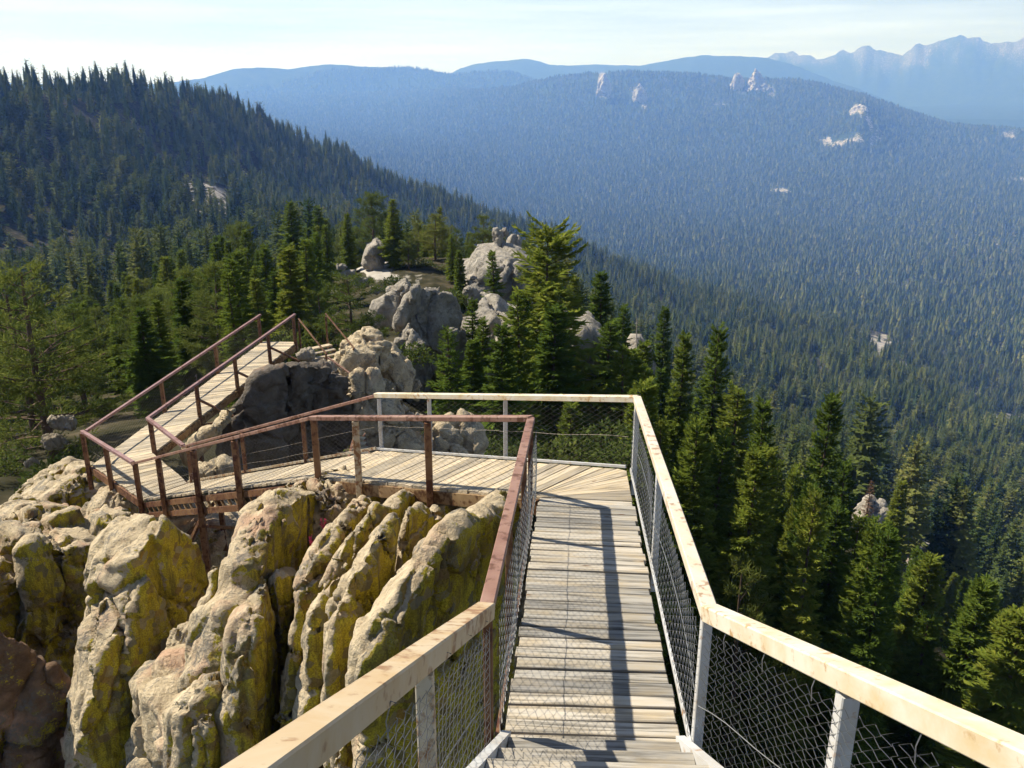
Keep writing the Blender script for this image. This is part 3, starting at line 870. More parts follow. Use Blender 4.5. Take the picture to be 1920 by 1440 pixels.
def poly_sdf(S, Z, poly):
    d = np.full(S.shape, 1e9); inside = np.zeros(S.shape, bool)
    n = len(poly)
    for i in range(n):
        a, b_ = poly[i], poly[(i+1) % n]
        e = b_-a
        w0, w1 = S-a[0], Z-a[1]
        t = np.clip((w0*e[0] + w1*e[1]) / (e @ e + 1e-12), 0, 1)
        d = np.minimum(d, (w0-e[0]*t)**2 + (w1-e[1]*t)**2)
        cond = (a[1] > Z) != (b_[1] > Z)
        with np.errstate(divide='ignore', invalid='ignore'):
            xx = a[0] + (Z-a[1])*e[0]/(e[1] if abs(e[1]) > 1e-9 else 1e-9)
        inside ^= cond & (S < xx)
    return np.where(inside, -1, 1)*np.sqrt(d)

def vnormals(P, Q):
    n = np.cross(P[Q[:, 2]]-P[Q[:, 0]], P[Q[:, 3]]-P[Q[:, 1]])
    N = np.zeros_like(P)
    for k in range(4):
        np.add.at(N, Q[:, k], n)
    return unit(N)

def cells(P, size, seed):
    """jittered cell noise: a random offset and tilt per cell, and the distance to the cell border"""
    Q = P/size
    C = np.floor(Q).astype(np.int64)
    n = len(P)
    b1 = np.full(n, 1e9); b2 = np.full(n, 1e9); off = np.zeros(n)
    for dx in (-1, 0, 1):
        for dy in (-1, 0, 1):
            for dz in (-1, 0, 1):
                k = C + np.array([dx, dy, dz])
                h = (_PERM[(_PERM[(_PERM[(k[:, 0] + seed*7) & 255] + k[:, 1]) & 255] + k[:, 2]) & 255]).astype(np.int64)
                h2 = _PERM[h + 91]; h3 = _PERM[h + 177]
                d = Q - (k + 0.5 + (np.stack([h, h2, h3], 1)/255.0 - 0.5)*0.9)
                dist = np.abs(d).sum(1)*0.5 + np.sqrt((d*d).sum(1))*0.5
                tl = _G[h3]
                val = (h2/255.0 - 0.5) + 0.9*(d*tl).sum(1)
                nearer = dist < b1
                b2 = np.where(nearer, b1, np.minimum(b2, dist))
                off = np.where(nearer, val, off)
                b1 = np.where(nearer, dist, b1)
    return off, b2-b1

import time as _time
ROCK_T = []
def rock(name, label, cat, pts, plane, th, R, vox, mat, close=None, amp=0.10, freq=1.2, crack=0.10, cfreq=0.9, fine=0.02, seed=0, taper=0.0, zs=0.45, group=None, lean=0.0, flute=0.0, ffreq=3.0, parent=None, ledge=0.0, facets=0, cut=0.16, blade=0.0, brk=0.0, cuts=(), chip=None, zst=1.9, jag=0.0, jfreq=2.5):
    """plane: ('front', Y) a bulky rock with that outline, or ('fin', near(px,py,Y), far(px,py,Y)) a slab whose crest runs along pts"""
    _t0 = _time.time()
    if plane[0] == 'front':
        c = np.mean(np.array(pts, float), 0)
        O = at(c[0], c[1], plane[1])
        az = math.atan2(O[0], O[1]) + (plane[2] if len(plane) > 2 else 0)
        sx = np.array([math.cos(az), -math.sin(az), 0])
    else:
        O = at(*plane[1]); O2 = at(*plane[2])
        sx = O2-O; sx[2] = 0; sx /= np.linalg.norm(sx)
    tx = np.array([-sx[1], sx[0], 0]) if plane[0] == 'front' else np.array([sx[1], -sx[0], 0])
    poly = []
    for q in pts:
        d = ray(*q)
        k = (O[:2] @ tx[:2]) / (d[:2] @ tx[:2])
        p = d*k
        poly.append(((p-O) @ sx, p[2]))
    if close is not None:
        s0, s1 = poly[0][0], poly[-1][0]
        if plane[0] == 'fin':
            poly = poly + [(s1 + 0.15, close), (s0 - 0.05, close)]
        else:
            poly = poly + [(s1, close), (s0, close)]
    poly = np.array(poly)
    pad = R*0.3 + amp*2.2 + 0.1*vox + 3*vox
    s_lo, z_lo = poly.min(0)-pad; s_hi, z_hi = poly.max(0)+pad
    thmax = th*(1+taper)+pad + flute
    S = np.arange(s_lo, s_hi, vox); T = np.arange(-thmax, thmax, vox); Z = np.arange(z_lo, z_hi, vox)
    SS, ZZ = np.meshgrid(S, Z, indexing='ij')
    d2 = poly_sdf(SS, ZZ, poly)
    so = seed*13.7
    d2 = d2 + 0.5*amp*fbm(SS*freq*1.3 + so, ZZ*freq*1.3, SS*0 + so, 3)
    if brk > 0:
        n_ = noise3(SS*1.15 + so, ZZ*0.9, SS*0 + 2.2) + 0.6*noise3(SS*2.9 - so, ZZ*2.1, SS*0 + 4.4)
        d2 = d2 + brk*np.clip(n_*2.0, -0.25, 1.1)
    ztop = poly[:, 1].max()
    thm = th*(1 + taper*np.clip((ztop-ZZ)/(ztop-poly[:, 1].min()), 0, 1))
    def fl(k):
        w_ = 0.25*noise3(SS*0.9 + so, ZZ*0.9, SS*0 + k)
        return flute*(1.0 - 2.6*np.abs(fbm((SS + w_)*ffreq + so, ZZ*ffreq*0.22, SS*0 + k + so, 3, 0.55)))
    tR = thm + fl(3.3)
    tL = thm + fl(8.3)
    if blade > 0:
        q_ = np.clip((-d2 + 0.02)/blade, 0, 1)
        tL = tL*(q_**0.8*1.15 - 0.15)
        tR = tR*(0.45 + 0.55*np.clip((-d2)/(blade*0.3), 0, 1))
    if jag > 0:
        j1 = fbm(SS*jfreq + so, ZZ*jfreq, SS*0 + 5.5, 4, 0.6)
        d2 = d2 + jag*(0.55 - 2.0*np.abs(j1)) * -1.0
    tc = 0.8*amp*noise3(SS*freq*0.6 + so, ZZ*freq*0.5, SS*0 + 1.7)
    if ledge > 0:
        tc = tc + ledge*0.5*np.sin(ZZ*5 + 3*noise3(SS*0.8, ZZ*0.8, SS*0 + so))
    Tg = T[None, :, None]
    rel = Tg - tc[:, None, :]
    a = d2[:, None, :] + R
    bt = np.where(rel > 0, rel - tR[:, None, :], -rel - tL[:, None, :]) + R
    Fd = np.sqrt(np.maximum(a, 0)**2 + np.maximum(bt, 0)**2) + np.minimum(np.maximum(a, bt), 0) - R
    Fd = Fd.astype(np.float32)
    if facets:
        rf = np.random.default_rng(seed*7 + 3)
        I, J, K = np.nonzero(Fd[::3, ::3, ::3] < 0)
        pp = np.stack([S[::3][I], T[::3][J], Z[::3][K]], 1)
        size = (pp.max(0)-pp.min(0))
        for k in range(facets):
            nrm_ = rf.normal(size=3)*np.array([1, 1, 0.75]); nrm_ /= np.linalg.norm(nrm_)
            dots = pp @ nrm_
            ext = dots.max()-dots.min()
            o_ = dots.max() - cut*ext*rf.uniform(0.15, 1.0)
            pl = (S[:, None, None]*nrm_[0] + T[None, :, None]*nrm_[1] + Z[None, None, :]*nrm_[2] - o_).astype(np.float32)
            np.maximum(Fd, pl, out=Fd)
    for (nx, ny, nz_, qx, qy, qY) in cuts:
        nv_ = np.array([nx, ny, nz_], float); nv_ /= np.linalg.norm(nv_)
        q0 = at(qx, qy, qY)
        l_ = np.array([nv_ @ sx, nv_ @ tx, nv_[2]])
        o_ = (q0 - O*np.array([1, 1, 0])) @ nv_
        pl = (S[:, None, None]*l_[0] + (T[None, :, None] + lean*(Z[None, None, :]-ztop))*l_[1] + Z[None, None, :]*l_[2] - o_).astype(np.float32)
        np.maximum(Fd, pl, out=Fd)
    near = np.abs(Fd) < (amp*1.6 + crack + 2*vox)
    I, J, K = np.nonzero(near)
    W = O[None, :]*np.array([1, 1, 0]) + S[I][:, None]*sx + (T[J] + lean*(Z[K]-ztop))[:, None]*tx
    wx, wy, wz = W[:, 0]*freq + so, W[:, 1]*freq, Z[K]*freq*0.7
    nz = fbm(wx, wy, wz, 3)
    cr = noise3(W[:, 0]*cfreq + so + 40, W[:, 1]*cfreq, Z[K]*cfreq*zs)
    cr2 = noise3(W[:, 0]*cfreq*0.7 + so - 20, W[:, 1]*cfreq*0.7, Z[K]*cfreq*1.3)
    Fd[I, J, K] += amp*0.8*nz + crack*(1.3*np.exp(-(cr/0.022)**2) + 0.35*np.exp(-(cr/0.09)**2) + 0.8*np.exp(-(cr2/0.014)**2))
    Fd[0] = Fd[-1] = np.abs(Fd[0]) + 1; Fd[:, 0] = np.abs(Fd[:, 0]) + 1; Fd[:, -1] = np.abs(Fd[:, -1]) + 1
    Fd[:, :, 0] = 1; Fd[:, :, -1] = np.abs(Fd[:, :, -1]) + 1
    P, Q = surfnets(Fd, vox, np.array([S[0], T[0], Z[0]]))
    Wp = O*np.array([1, 1, 0]) + P[:, 0:1]*sx + (P[:, 1:2] + lean*(P[:, 2:3]-ztop))*tx + np.array([[0, 0, 1.0]])*P[:, 2:3]
    # the local frame (s, t, z) is right-handed for 'fin' when tx points right of sx; fix winding by volume
    vol = np.einsum('ij,ij->i', Wp[Q[:, 0]] - Wp.mean(0), np.cross(Wp[Q[:, 1]] - Wp[Q[:, 0]], Wp[Q[:, 2]] - Wp[Q[:, 0]])).sum()
    if vol < 0:
        Q = Q[:, ::-1]
    chip = (0.5*amp + 2.0*fine) if chip is None else chip
    if fine > 0:
        N = vnormals(Wp, Q)
        cs = 0.75/freq
        wv = Wp + 0.18*cs*np.stack([noise3(Wp[:, 0]/cs*1.5, Wp[:, 1]/cs*1.5, Wp[:, 2]/cs*1.5 + q_*31) for q_ in range(3)], 1)
        o1, e1 = cells(wv, np.array([cs, cs, cs*zst]), seed + 1)
        o2, e2 = cells(wv, np.array([cs, cs, cs*1.3])*0.36, seed + 5)
        Wp = Wp + N*(chip*(1.1*o1 - 0.9*np.exp(-(e1/0.06)**2)) + 0.42*chip*(o2 - 0.25*np.exp(-(e2/0.08)**2)))[:, None]
        N = vnormals(Wp, Q)
        f2 = fbm(Wp[:, 0]*freq*4.5 + so, Wp[:, 1]*freq*4.5, Wp[:, 2]*freq*3.6, 3, 0.6)
        pits = np.clip(noise3(Wp[:, 0]*freq*7, Wp[:, 1]*freq*7, Wp[:, 2]*freq*7 + so) - 0.25, 0, 1)
        Wp = Wp + N*(fine*1.6*f2 - fine*2.2*pits)[:, None]
    ROCK_T.append((round(_time.time()-_t0, 2), seed, Fd.size, len(Q)))
    base = Vector((float(Wp[:, 0].mean()), float(Wp[:, 1].mean()), float(Wp[:, 2].min())))
    me = mesh_np(name, Wp - np.array(base), Q, mat, True)
    if parent is not None:
        o = link(name, me, parent, base)
        return o
    o = link(name, me, None, base)
    return tag(o, label, cat, group)

# alike things in a group are told apart by size, kind and order from the left
MEMBERS = []
NTH = ['', 'first', 'second', 'third', 'fourth', 'fifth', 'sixth', 'seventh', 'eighth', 'ninth', 'tenth', 'eleventh', 'twelfth', 'thirteenth', 'fourteenth', 'fifteenth', 'sixteenth', 'seventeenth', 'eighteenth', 'nineteenth', 'twentieth']
def single_out():
    by = {}
    for m_ in MEMBERS:
        by.setdefault((m_[5], m_[4]), []).append(m_)
    for (g_, lab), ms in by.items():
        hs = sorted(q[2] for q in ms)
        lo, hi = hs[len(hs)//3], hs[2*len(hs)//3]
        sub = {}
        for q in ms:
            sub.setdefault((('short', 'mid sized', 'tall')[(q[2] > lo) + (q[2] > hi)], q[3]), []).append(q)
        for (size, kind), qs in sub.items():
            qs.sort(key=lambda q: q[1])
            for i, q in enumerate(qs):
                nth = NTH[i+1] if i + 1 < len(NTH) else '%dth' % (i+1)
                where = lab.split(' ', 1)[1] if lab.split(' ', 1)[0] in ('conifer', 'fir', 'shrub', 'boulder') else lab.split(' ', 2)[2]
                q[0]['label'] = ('only %s %s ' % (size, kind) if len(qs) == 1 else '%s %s %s from the left ' % (nth, size, kind)) + where


# ------------------------------------------------------------------ walkway
RNG = random.Random(7)
UP = np.array([0, 0, 1.0])

def sweep(mb, pts, w, h, c=0.006, z0=0.0):
    """chamfered square tube through pts with mitred joints; its underside lies z0 above pts"""
    pts = [np.asarray(p, float) + UP*(z0 + h/2) for p in pts]
    n = len(pts)
    prof = [(-w/2+c, -h/2), (w/2-c, -h/2), (w/2, -h/2+c), (w/2, h/2-c), (w/2-c, h/2), (-w/2+c, h/2), (-w/2, h/2-c), (-w/2, -h/2+c)]
    rings = []
    for i in range(n):
        ds = [unit(pts[j+1]-pts[j]) for j in (i-1, i) if 0 <= j < n-1]
        ss = [unit(np.cross(d, UP)) for d in ds]
        s = unit(sum(ss)); k = 1/max(0.35, float(s @ ss[0]))
        u = unit(np.cross(s, unit(sum(ds))))
        rings += [pts[i] + s*x*k + u*y for x, y in prof]
    m_ = len(prof)
    fs = [(i*m_+k, i*m_+(k+1) % m_, (i+1)*m_+(k+1) % m_, (i+1)*m_+k) for i in range(n-1) for k in range(m_)]
    fs += [tuple(range(m_))[::-1], tuple(range((n-1)*m_, n*m_))]
    mb.add(rings, fs)

def plank(parent, a0, b0, b1, a1, mat, th=0.038, name='plank', lift=0.0):
    """board with corners a0 b0 (near edge) and a1 b1 (far edge) on its top face"""
    a0, b0, b1, a1 = (np.asarray(p, float) for p in (a0, b0, b1, a1))
    c = (a0+b0+b1+a1)/4
    x = unit((b0-a0)+(b1-a1)); y = unit((a1-a0)+(b1-b0)); z = unit(np.cross(x, y)); y = np.cross(z, x)
    Rm = np.stack([x, y, z], 1)
    tw = [RNG.uniform(-0.004, 0.004) for _ in range(4)]
    top = [Rm.T @ (p-c) + np.array([0, 0, q]) for p, q in zip((a0, b0, b1, a1), tw)]
    e = 0.005
    mid = sum(top)/4
    ins = [p + np.array([-math.copysign(e, p[0]), -math.copysign(min(e, abs(p[1])*0.3), p[1]), 0]) for p in top]
    sh = [p - np.array([0, 0, e]) for p in top]
    bot = [p - np.array([0, 0, th]) for p in top]
    mb = MB()
    mb.add(bot + sh + ins, [(3, 2, 1, 0)] + [(i, (i+1) % 4, 4+(i+1) % 4, 4+i) for i in range(4)] + [(4+i, 4+(i+1) % 4, 8+(i+1) % 4, 8+i) for i in range(4)] + [(8, 9, 10, 11)])
    me = mb.mesh(name, mat)
    o = bpy.data.objects.new(name, me)
    COL.objects.link(o)
    mw = Matrix(((Rm[0][0], Rm[0][1], Rm[0][2], c[0]), (Rm[1][0], Rm[1][1], Rm[1][2], c[1]), (Rm[2][0], Rm[2][1], Rm[2][2], c[2] + lift), (0, 0, 0, 1)))
    o.matrix_basis = mw
    o.parent = parent
    o.matrix_parent_inverse = parent.matrix_basis.inverted()
    return o

def deck(parent, A0, A1, B0, B1, n, mat, gap=0.010, over=0.02, th=0.038, name='plank'):
    """A: edge on one side from start to end, B: the other edge"""
    A0, A1, B0, B1 = (np.asarray(p, float) for p in (A0, A1, B0, B1))
    L = np.linalg.norm((A1-A0)+(B1-B0))/2
    cuts = np.linspace(0, 1, n+1)
    cuts[1:-1] += [RNG.uniform(-0.12, 0.12)/n for _ in range(n-1)]
    for i in range(n):
        g = gap*RNG.uniform(0.35, 1.5)/L/2
        t0, t1 = cuts[i]+g, cuts[i+1]-g
        q = []
        oa, ob = over*RNG.uniform(-0.5, 1), over*RNG.uniform(-0.5, 1)
        sk = RNG.uniform(-0.05, 0.05)/n
        for t, s in ((t0, 1), (t1, 1)):
            a, b_ = A0+(A1-A0)*(t-sk), B0+(B1-B0)*(t+sk)
            d = unit(b_-a)
            q.append((a-d*oa, b_+d*ob))
        plank(parent, q[0][0], q[0][1], q[1][1], q[1][0], mat, th, name, RNG.uniform(-0.003, 0.003))

def net(parent, A, B, h0, h1, mat, dia=0.055, r=0.0017, bow=0.02, name='chain_link', mid=True, ragged=0.0, h0b=None, h1b=None, tie=0):
    """woven wire between posts A and B (points at deck level), from height h0 to h1"""
    A, B = np.asarray(A, float), np.asarray(B, float)
    h0b = h0 if h0b is None else h0b
    h1b = h1 if h1b is None else h1b
    L = np.linalg.norm(B-A)
    u = (B-A)/L
    nrm = unit(np.cross(u, UP))
    n = max(2, int(L/dia))
    P, F, nv = [], [], 0
    rs = np.random.default_rng(int(abs(A[0]*77 + B[1]*31)*10) % 99999)
    a3 = np.arange(3)*2*math.pi/3
    for i in range(n):
        s0 = (i+0.5)/n
        lo = h0 + (h0b-h0)*s0; hi = h1 + (h1b-h1)*s0 - ragged*rs.random()
        m_ = max(3, int((hi-lo)/(dia*0.5)))
        tt = np.linspace(lo, hi, m_+1)
        zig = np.where(np.arange(m_+1) % 2 == 0, 0.5, -0.5)*dia*1.04*(1 if i % 2 else -1)
        s = s0*L + zig + rs.normal(0, dia*0.02, m_+1)
        dep = bow*np.sin(np.pi*np.clip((tt-lo)/(hi-lo), 0, 1))*np.sin(np.pi*s0)*1.0 + 0.004*np.where(np.arange(m_+1) % 2 == 0, 1, -1) + 0.006*noise3(s*2.2, tt*2.2 + A[0], tt*0)
        pts = A + u*s[:, None] + UP*tt[:, None] + nrm*dep[:, None]
        ring = pts[:, None, :] + r*(np.cos(a3)[None, :, None]*u + np.sin(a3)[None, :, None]*nrm)
        P.append(ring.reshape(-1, 3))
        k = np.arange(m_)[:, None]*3
        for j in range(3):
            F.append(np.concatenate([nv+k+j, nv+k+(j+1) % 3, nv+k+3+(j+1) % 3, nv+k+3+j], 1))
        nv += (m_+1)*3
    me = mesh_np(name, np.concatenate(P), np.concatenate(F), mat, True)
    o = link(name, me, parent)
    if mid:
        mb = MB()
        q = [A + u*L*t + UP*((h0+(h0b-h0)*t)*0.52 + (h1+(h1b-h1)*t)*0.48 + 0.01*math.sin(9*t)) + nrm*(bow*0.8*math.sin(math.pi*t) + 0.006) for t in np.linspace(0, 1, 9)]
        mb.tube(q, r*1.5, 4)
        mb.build('tension_wire', mat, parent)
    for k in range(tie):
        t = (k+0.6)/tie
        p = A + u*L*t
        hh = h1 + (h1b-h1)*t
        mb = MB()
        mb.tube([p + UP*(hh-0.06), p + UP*(hh+0.0) + nrm*0.006, p + UP*(hh+0.05) - nrm*0.006, p + UP*(hh+0.075) - nrm*0.012, p + UP*(hh+0.07) - nrm*0.028], 0.0024, 4)
        mb.build('wire_tie', mat, parent)
    return o

def posts(parent, pts, H, size, mat, below=0.0, name='post'):
    for p in pts:
        p = np.asarray(p, float)
        mb = MB()
        mb.bar(p - UP*below, p + UP*(H-0.002), size, size, (0, 1, 0), 0.005)
        mb.build(name, mat, parent)

def lerp(a, b_, t):
    return np.asarray(a, float)*(1-t) + np.asarray(b_, float)*t

H = 0.80                         # underside of the handrails above the boards
# ---- straight footbridge in front of the stairs
ML0, ML1 = at(945, 1400, 3.84), at(1011, 932, 8.06)
MR1 = at(1174, 880, 9.08)
uM = unit(ML1-ML0)
MR0 = at(1280, 1410, 3.80)
uR = unit(MR1-MR0)
fb = thing('footbridge', 'straight grey plank footbridge running from the stairs to the corner platform', 'footbridge', V(lerp(ML0, MR1, 0.5) - UP*0.2))
MR_end = MR0 + uR*np.linalg.norm(ML1-ML0)*0.985
deck(fb, ML0, ML1, MR0, MR_end, 30, M['plank'], 0.019)
for a, b_ in ((ML0, ML1), (MR0, MR1)):
    mb = MB(); ins = unit(lerp(MR0, MR1, .5)-lerp(ML0, ML1, .5))*(0.12 if a is ML0 else -0.12)
    mb.bar(a + ins - UP*0.125, b_ + ins - UP*0.125, 0.07, 0.16); mb.build('stringer', M['beam'], fb)
mb = MB(); mb.bar(MR0 + np.array([0.05, 0, 0.0]), MR1 + np.array([0.05, 0, 0.0]), 0.014, 0.035); mb.build('edge_strip', M['post_white'], fb)
mb = MB(); mb.bar(ML0 - np.array([0.045, 0, 0.0]), ML1 - np.array([0.045, 0, 0.0]), 0.02, 0.05); mb.build('edge_strip', M['post_wood'], fb)
offL, offR = np.array([-0.09, 0, 0]), np.array([0.09, 0.02, 0])
mb = MB(); sweep(mb, [ML0+offL+UP*(H+.03), ML1+offL+UP*(H+.03)], 0.078, 0.045)
r1 = mb.build('railing', M['rail_red'], fb); r1['label'] = 'red brown primed handrail on the rock side'
posts(r1, [lerp(ML0, ML1, t)+offL for t in (0.02, 0.35, 0.74, 0.99)], H+.03, 0.05, M['post_wood'], 0.3)
for t0, t1 in ((0.02, 0.35), (0.35, 0.74), (0.74, 0.99)):
    net(r1, lerp(ML0, ML1, t0)+offL*0.35, lerp(ML0, ML1, t1)+offL*0.35, 0.02, 0.76, M['wire'], 0.055, 0.0017)
mb = MB(); sweep(mb, [MR0+offR+UP*(H+.01), MR1+offR*1.0+UP*(H+.01)], 0.085, 0.07)
r2 = mb.build('railing', M['rail_pale'], fb); r2['label'] = 'cream painted handrail with chipped outer edge on the drop side'
posts(r2, [lerp(MR0, MR1, t)+offR for t in (0.015, 0.5, 0.99)], H+.01, 0.055, M['post_white'], 0.3)
for t0, t1 in ((0.015, 0.5), (0.5, 0.99)):
    net(r2, lerp(MR0, MR1, t0)+offR*0.5, lerp(MR0, MR1, t1)+offR*0.5, 0.0, 0.74, M['wire'], 0.055, 0.0017, bow=0.05)

# ---- stairs the photographer stands on
st = thing('stairway', 'top stairs with splayed cream handrails and sagging chain link', 'stairs', V(lerp(ML0, MR0, 0.5) - UP*0.3))
sL = at(545, 1452, 1.5); sR = at(1905, 1450, 1.75)       # handrail points near the lens
TL0, TR0 = ML0 + offL + UP*H, MR0 + offR + UP*H
eL = TL0 + (sL-TL0)*1.75; eR = TR0 + (sR-TR0)*1.75
mb = MB(); sweep(mb, [TL0 + UP*0.012, eL], 0.092, 0.085)
r3 = mb.build('railing', M['rail_cream'], st); r3['label'] = 'cream handrail descending towards the rocks'
mb = MB(); sweep(mb, [TR0 + UP*0.012, eR], 0.092, 0.085)
r4 = mb.build('railing', M['rail_white'], st); r4['label'] = 'white handrail with rust stains above the trees'
stair_dir = unit(lerp(sL-TL0, sR-TR0, 0.5))
rise, run = 0.17, 0.27
back = np.array([-uM[0], -uM[1], 0]); back /= np.linalg.norm(back)
for k in range(1, 8):
    ow = 0.03*k
    a = ML0 + back*run*k + UP*(rise*(k-0.55)) + np.array([0.055 - ow, 0, 0]); b_ = MR0 + back*run*k + UP*(rise*(k-0.55)) + np.array([-0.05 + ow, 0, 0])
    f = -back*0.26
    plank(st, a, b_, b_+f, a+f, M['plank'], 0.04, 'tread')
for sgn, q in ((-1, ML0), (1, MR0)):
    mb = MB(); q0 = q + np.array([sgn*(-0.005), 0, 0]) + UP*0.0
    q1 = q0 + back*run*7 + UP*rise*6.6 + np.array([sgn*0.21, 0, 0])
    mb.bar(q0 - UP*0.02 - back*0.02, q1, 0.05, 0.17); mb.build('stringer', M['post_white'], st)
for (rl, T0, e, mat, side) in ((r3, TL0, eL, M['post_pale'], -1), (r4, TR0, eR, M['post_white'], 1)):
    dirn = e-T0
    for t in ((0.30, 0.64) if side < 0 else (0.36, 0.70)):
        p = T0 + dirn*t
        posts(rl, [p - UP*0.95], 0.945, 0.065, mat)
    # wire panels hang below the sloping rail
    base = lambda t: T0 + dirn*t - UP*H
    net(rl, base(0.01) - np.array([side*0.03, 0, 0]), base(0.36 if side > 0 else 0.3) - np.array([side*0.035, 0, 0]), -0.14, 0.77, M['wire'], 0.050, 0.0019, bow=-0.04*side, ragged=0.012, h1b=0.76, tie=3)
    net(rl, base(0.36 if side > 0 else 0.3) - np.array([side*0.035, 0, 0]), base(0.98) - np.array([side*0.05, 0, 0]), -0.14, 0.75, M['wire'], 0.050, 0.0019, bow=-0.05*side, ragged=0.02, h1b=0.76, tie=3)

# ---- corner platform
CO0, CO1 = MR1, at(705, 845, 12.2)
CI0, CI1 = ML1, at(599, 893, 10.5)
pf = thing('corner_platform', 'fan planked corner platform with cream outer rail behind the footbridge', 'platform', V(lerp(CI0, CO1, 0.4) - UP*0.25))
uc = unit(CO1-CO0)
tp = float((CI0-CO0) @ uc)
CP0 = CO0 + uc*max(0.5, tp)
path = [MR_end, CO0, CP0]
seg = [np.linalg.norm(path[1]-path[0]), np.linalg.norm(path[2]-path[1])]
def on_path(s):
    s = s*sum(seg)
    return lerp(path[0], path[1], s/seg[0]) if s < seg[0] else lerp(path[1], path[2], (s-seg[0])/seg[1])
NFAN = 9
pivot_a = unit(MR_end-CI0)
for i in range(NFAN):
    s0, s1 = i/NFAN + 0.004, (i+1)/NFAN - 0.006
    p0, p1 = on_path(s0), on_path(s1)
    c0 = CI0 + unit(p0-CI0)*0.03 + uc*0.012*i; c1 = CI0 + unit(p1-CI0)*0.03 + uc*0.012*(i+0.9)
    plank(pf, c0, p0, p1, c1, M['plank_far'])
deck(pf, CI0 + uc*0.12, CI1, CP0, CO1, 24, M['plank_far'], 0.012)
mb = MB(); mb.bar(CI0 - UP*0.115, CI1 - UP*0.115, 0.07, 0.15); mb.build('edge_beam', M['beam'], pf)
mb = MB(); mb.bar(CO0 - UP*0.115, CO1 - UP*0.115, 0.07, 0.15); mb.build('edge_beam', M['beam'], pf)
mb = MB(); mb.bar(CO0 + UP*0.012 + np.array([0, .05, 0]), CO1 + UP*0.012 + np.array([0, .05, 0]), 0.02, 0.03); mb.build('edge_strip', M['post_white'], pf)
oC = np.array([0.03, 0.09, 0])
mb = MB(); sweep(mb, [CO0+offR+UP*(H+0.012), CO1+oC+UP*(H+0.03)], 0.08, 0.07)
r5 = mb.build('railing', M['rail_white'], pf); r5['label'] = 'cream white outer handrail of the platform'
posts(r5, [lerp(CO0, CO1, t)+oC for t in (0.42, 0.74, 0.985)], H+.015, 0.055, M['post_white'], 0.25)
for t0, t1 in ((0.0, 0.42), (0.42, 0.74), (0.74, 0.985)):
    net(r5, lerp(CO0, CO1, t0)+oC*0.6, lerp(CO0, CO1, t1)+oC*0.6, 0.02, 0.76, M['netting'], 0.06, 0.0016)
oI = np.array([-0.03, -0.08, 0])
mb = MB(); sweep(mb, [CI0+offL+UP*(H+0.033), CI1+oI+UP*(H+0.03)], 0.08, 0.055)
r6 = mb.build('railing', M['rail_red'], pf); r6['label'] = 'brown inner handrail of the platform'
posts(r6, [lerp(CI0, CI1, 0.42)+oI, lerp(CI0, CI1, 0.985)+oI], H+.03, 0.075, M['post_wood'], 0.55)
posts(r6, [lerp(CI0, CI1, 0.76)+oI], H+.03, 0.075, M['post_pale'], 0.3)
for t0, t1 in ((0.02, 0.42), (0.42, 0.76), (0.76, 0.985)):
    net(r6, lerp(CI0, CI1, t0)+oI*0.5, lerp(CI0, CI1, t1)+oI*0.5, 0.02, 0.76, M['netting'], 0.06, 0.0016)

# ---- ramp down to the left
DN0, DN1 = CI1, at(266, 936, 16.0)
DF0, DF1 = CO1, at(353, 906, 16.5)
rp = thing('descending_ramp', 'narrow rusty ramp on trestle legs dropping from the platform to the low landing', 'ramp', V(lerp(DN0, DF1, 0.5) - UP*0.6))
deck(rp, DN0, DN1, lerp(DF0, DN0, 0.08), DF1, 46, M['plank_far'], 0.02)
for k, dz in enumerate((0.13, 0.36)):
    mb = MB(); mb.bar(DN0 - UP*dz + oI*0.2, DN1 - UP*dz + oI*0.2, 0.05, 0.10); mb.build('side_beam', M['post_wood'], rp)
mb = MB(); mb.bar(DF0 - UP*0.12, DF1 - UP*0.12, 0.06, 0.14); mb.build('side_beam', M['post_wood'], rp)
mb = MB(); mb.bar(DF0 + UP*0.04, DF1 + UP*0.04, 0.03, 0.04); mb.build('kick_strip', M['post_pale'], rp)
for k in range(26):                                   # cleats showing between the two side beams
    p = lerp(DN0, DN1, (k+0.5)/26) - UP*0.245 + oI*0.2
    mb = MB(); mb.bar(p - unit(DN1-DN0)*0.06 - UP*0.07, p + unit(DN1-DN0)*0.06 + UP*0.07, 0.04, 0.03); mb.build('cleat', M['beam'], rp)
mb = MB(); sweep(mb, [DN0+oI+UP*(H+0.03), DN1+oI+UP*H], 0.07, 0.05)
r7 = mb.build('railing', M['rail_red'], rp)
mb = MB(); sweep(mb, [DF0+oC+UP*(H+0.03), DF1+UP*H], 0.065, 0.05)
r8 = mb.build('railing', M['rail_red'], rp)
posts(r7, [lerp(DN0, DN1, t)+oI for t in (0.33, 0.56, 0.80, 0.985)], H, 0.085, M['post_wood'], 0.5)
posts(r8, [lerp(DF0, DF1, t) for t in (0.3, 0.62, 0.97)], H, 0.07, M['post_wood'], 0.3)
for t0, t1 in ((0.0, 0.33), (0.33, 0.56), (0.56, 0.80), (0.80, 0.985)):
    net(r7, lerp(DN0, DN1, t0)+oI*0.5, lerp(DN0, DN1, t1)+oI*0.5, 0.02, 0.74, M['netting'], 0.065, 0.0016)
net(r8, lerp(DF0, DF1, 0.0), lerp(DF0, DF1, 0.97), 0.05, 0.74, M['netting'], 0.07, 0.0016)
legs = []
for t, dn in ((0.56, 1.9), (0.80, 1.3)):
    p = lerp(DN0, DN1, t) + oI
    posts(rp, [p - UP*(0.5+dn)], dn, 0.10, M['post_wood'], 0, 'trestle_leg')
    q = lerp(DF0, DF1, t) 
    posts(rp, [q - UP*(0.3+dn)], dn, 0.09, M['post_wood'], 0, 'trestle_leg')
    legs.append((p, q, dn))
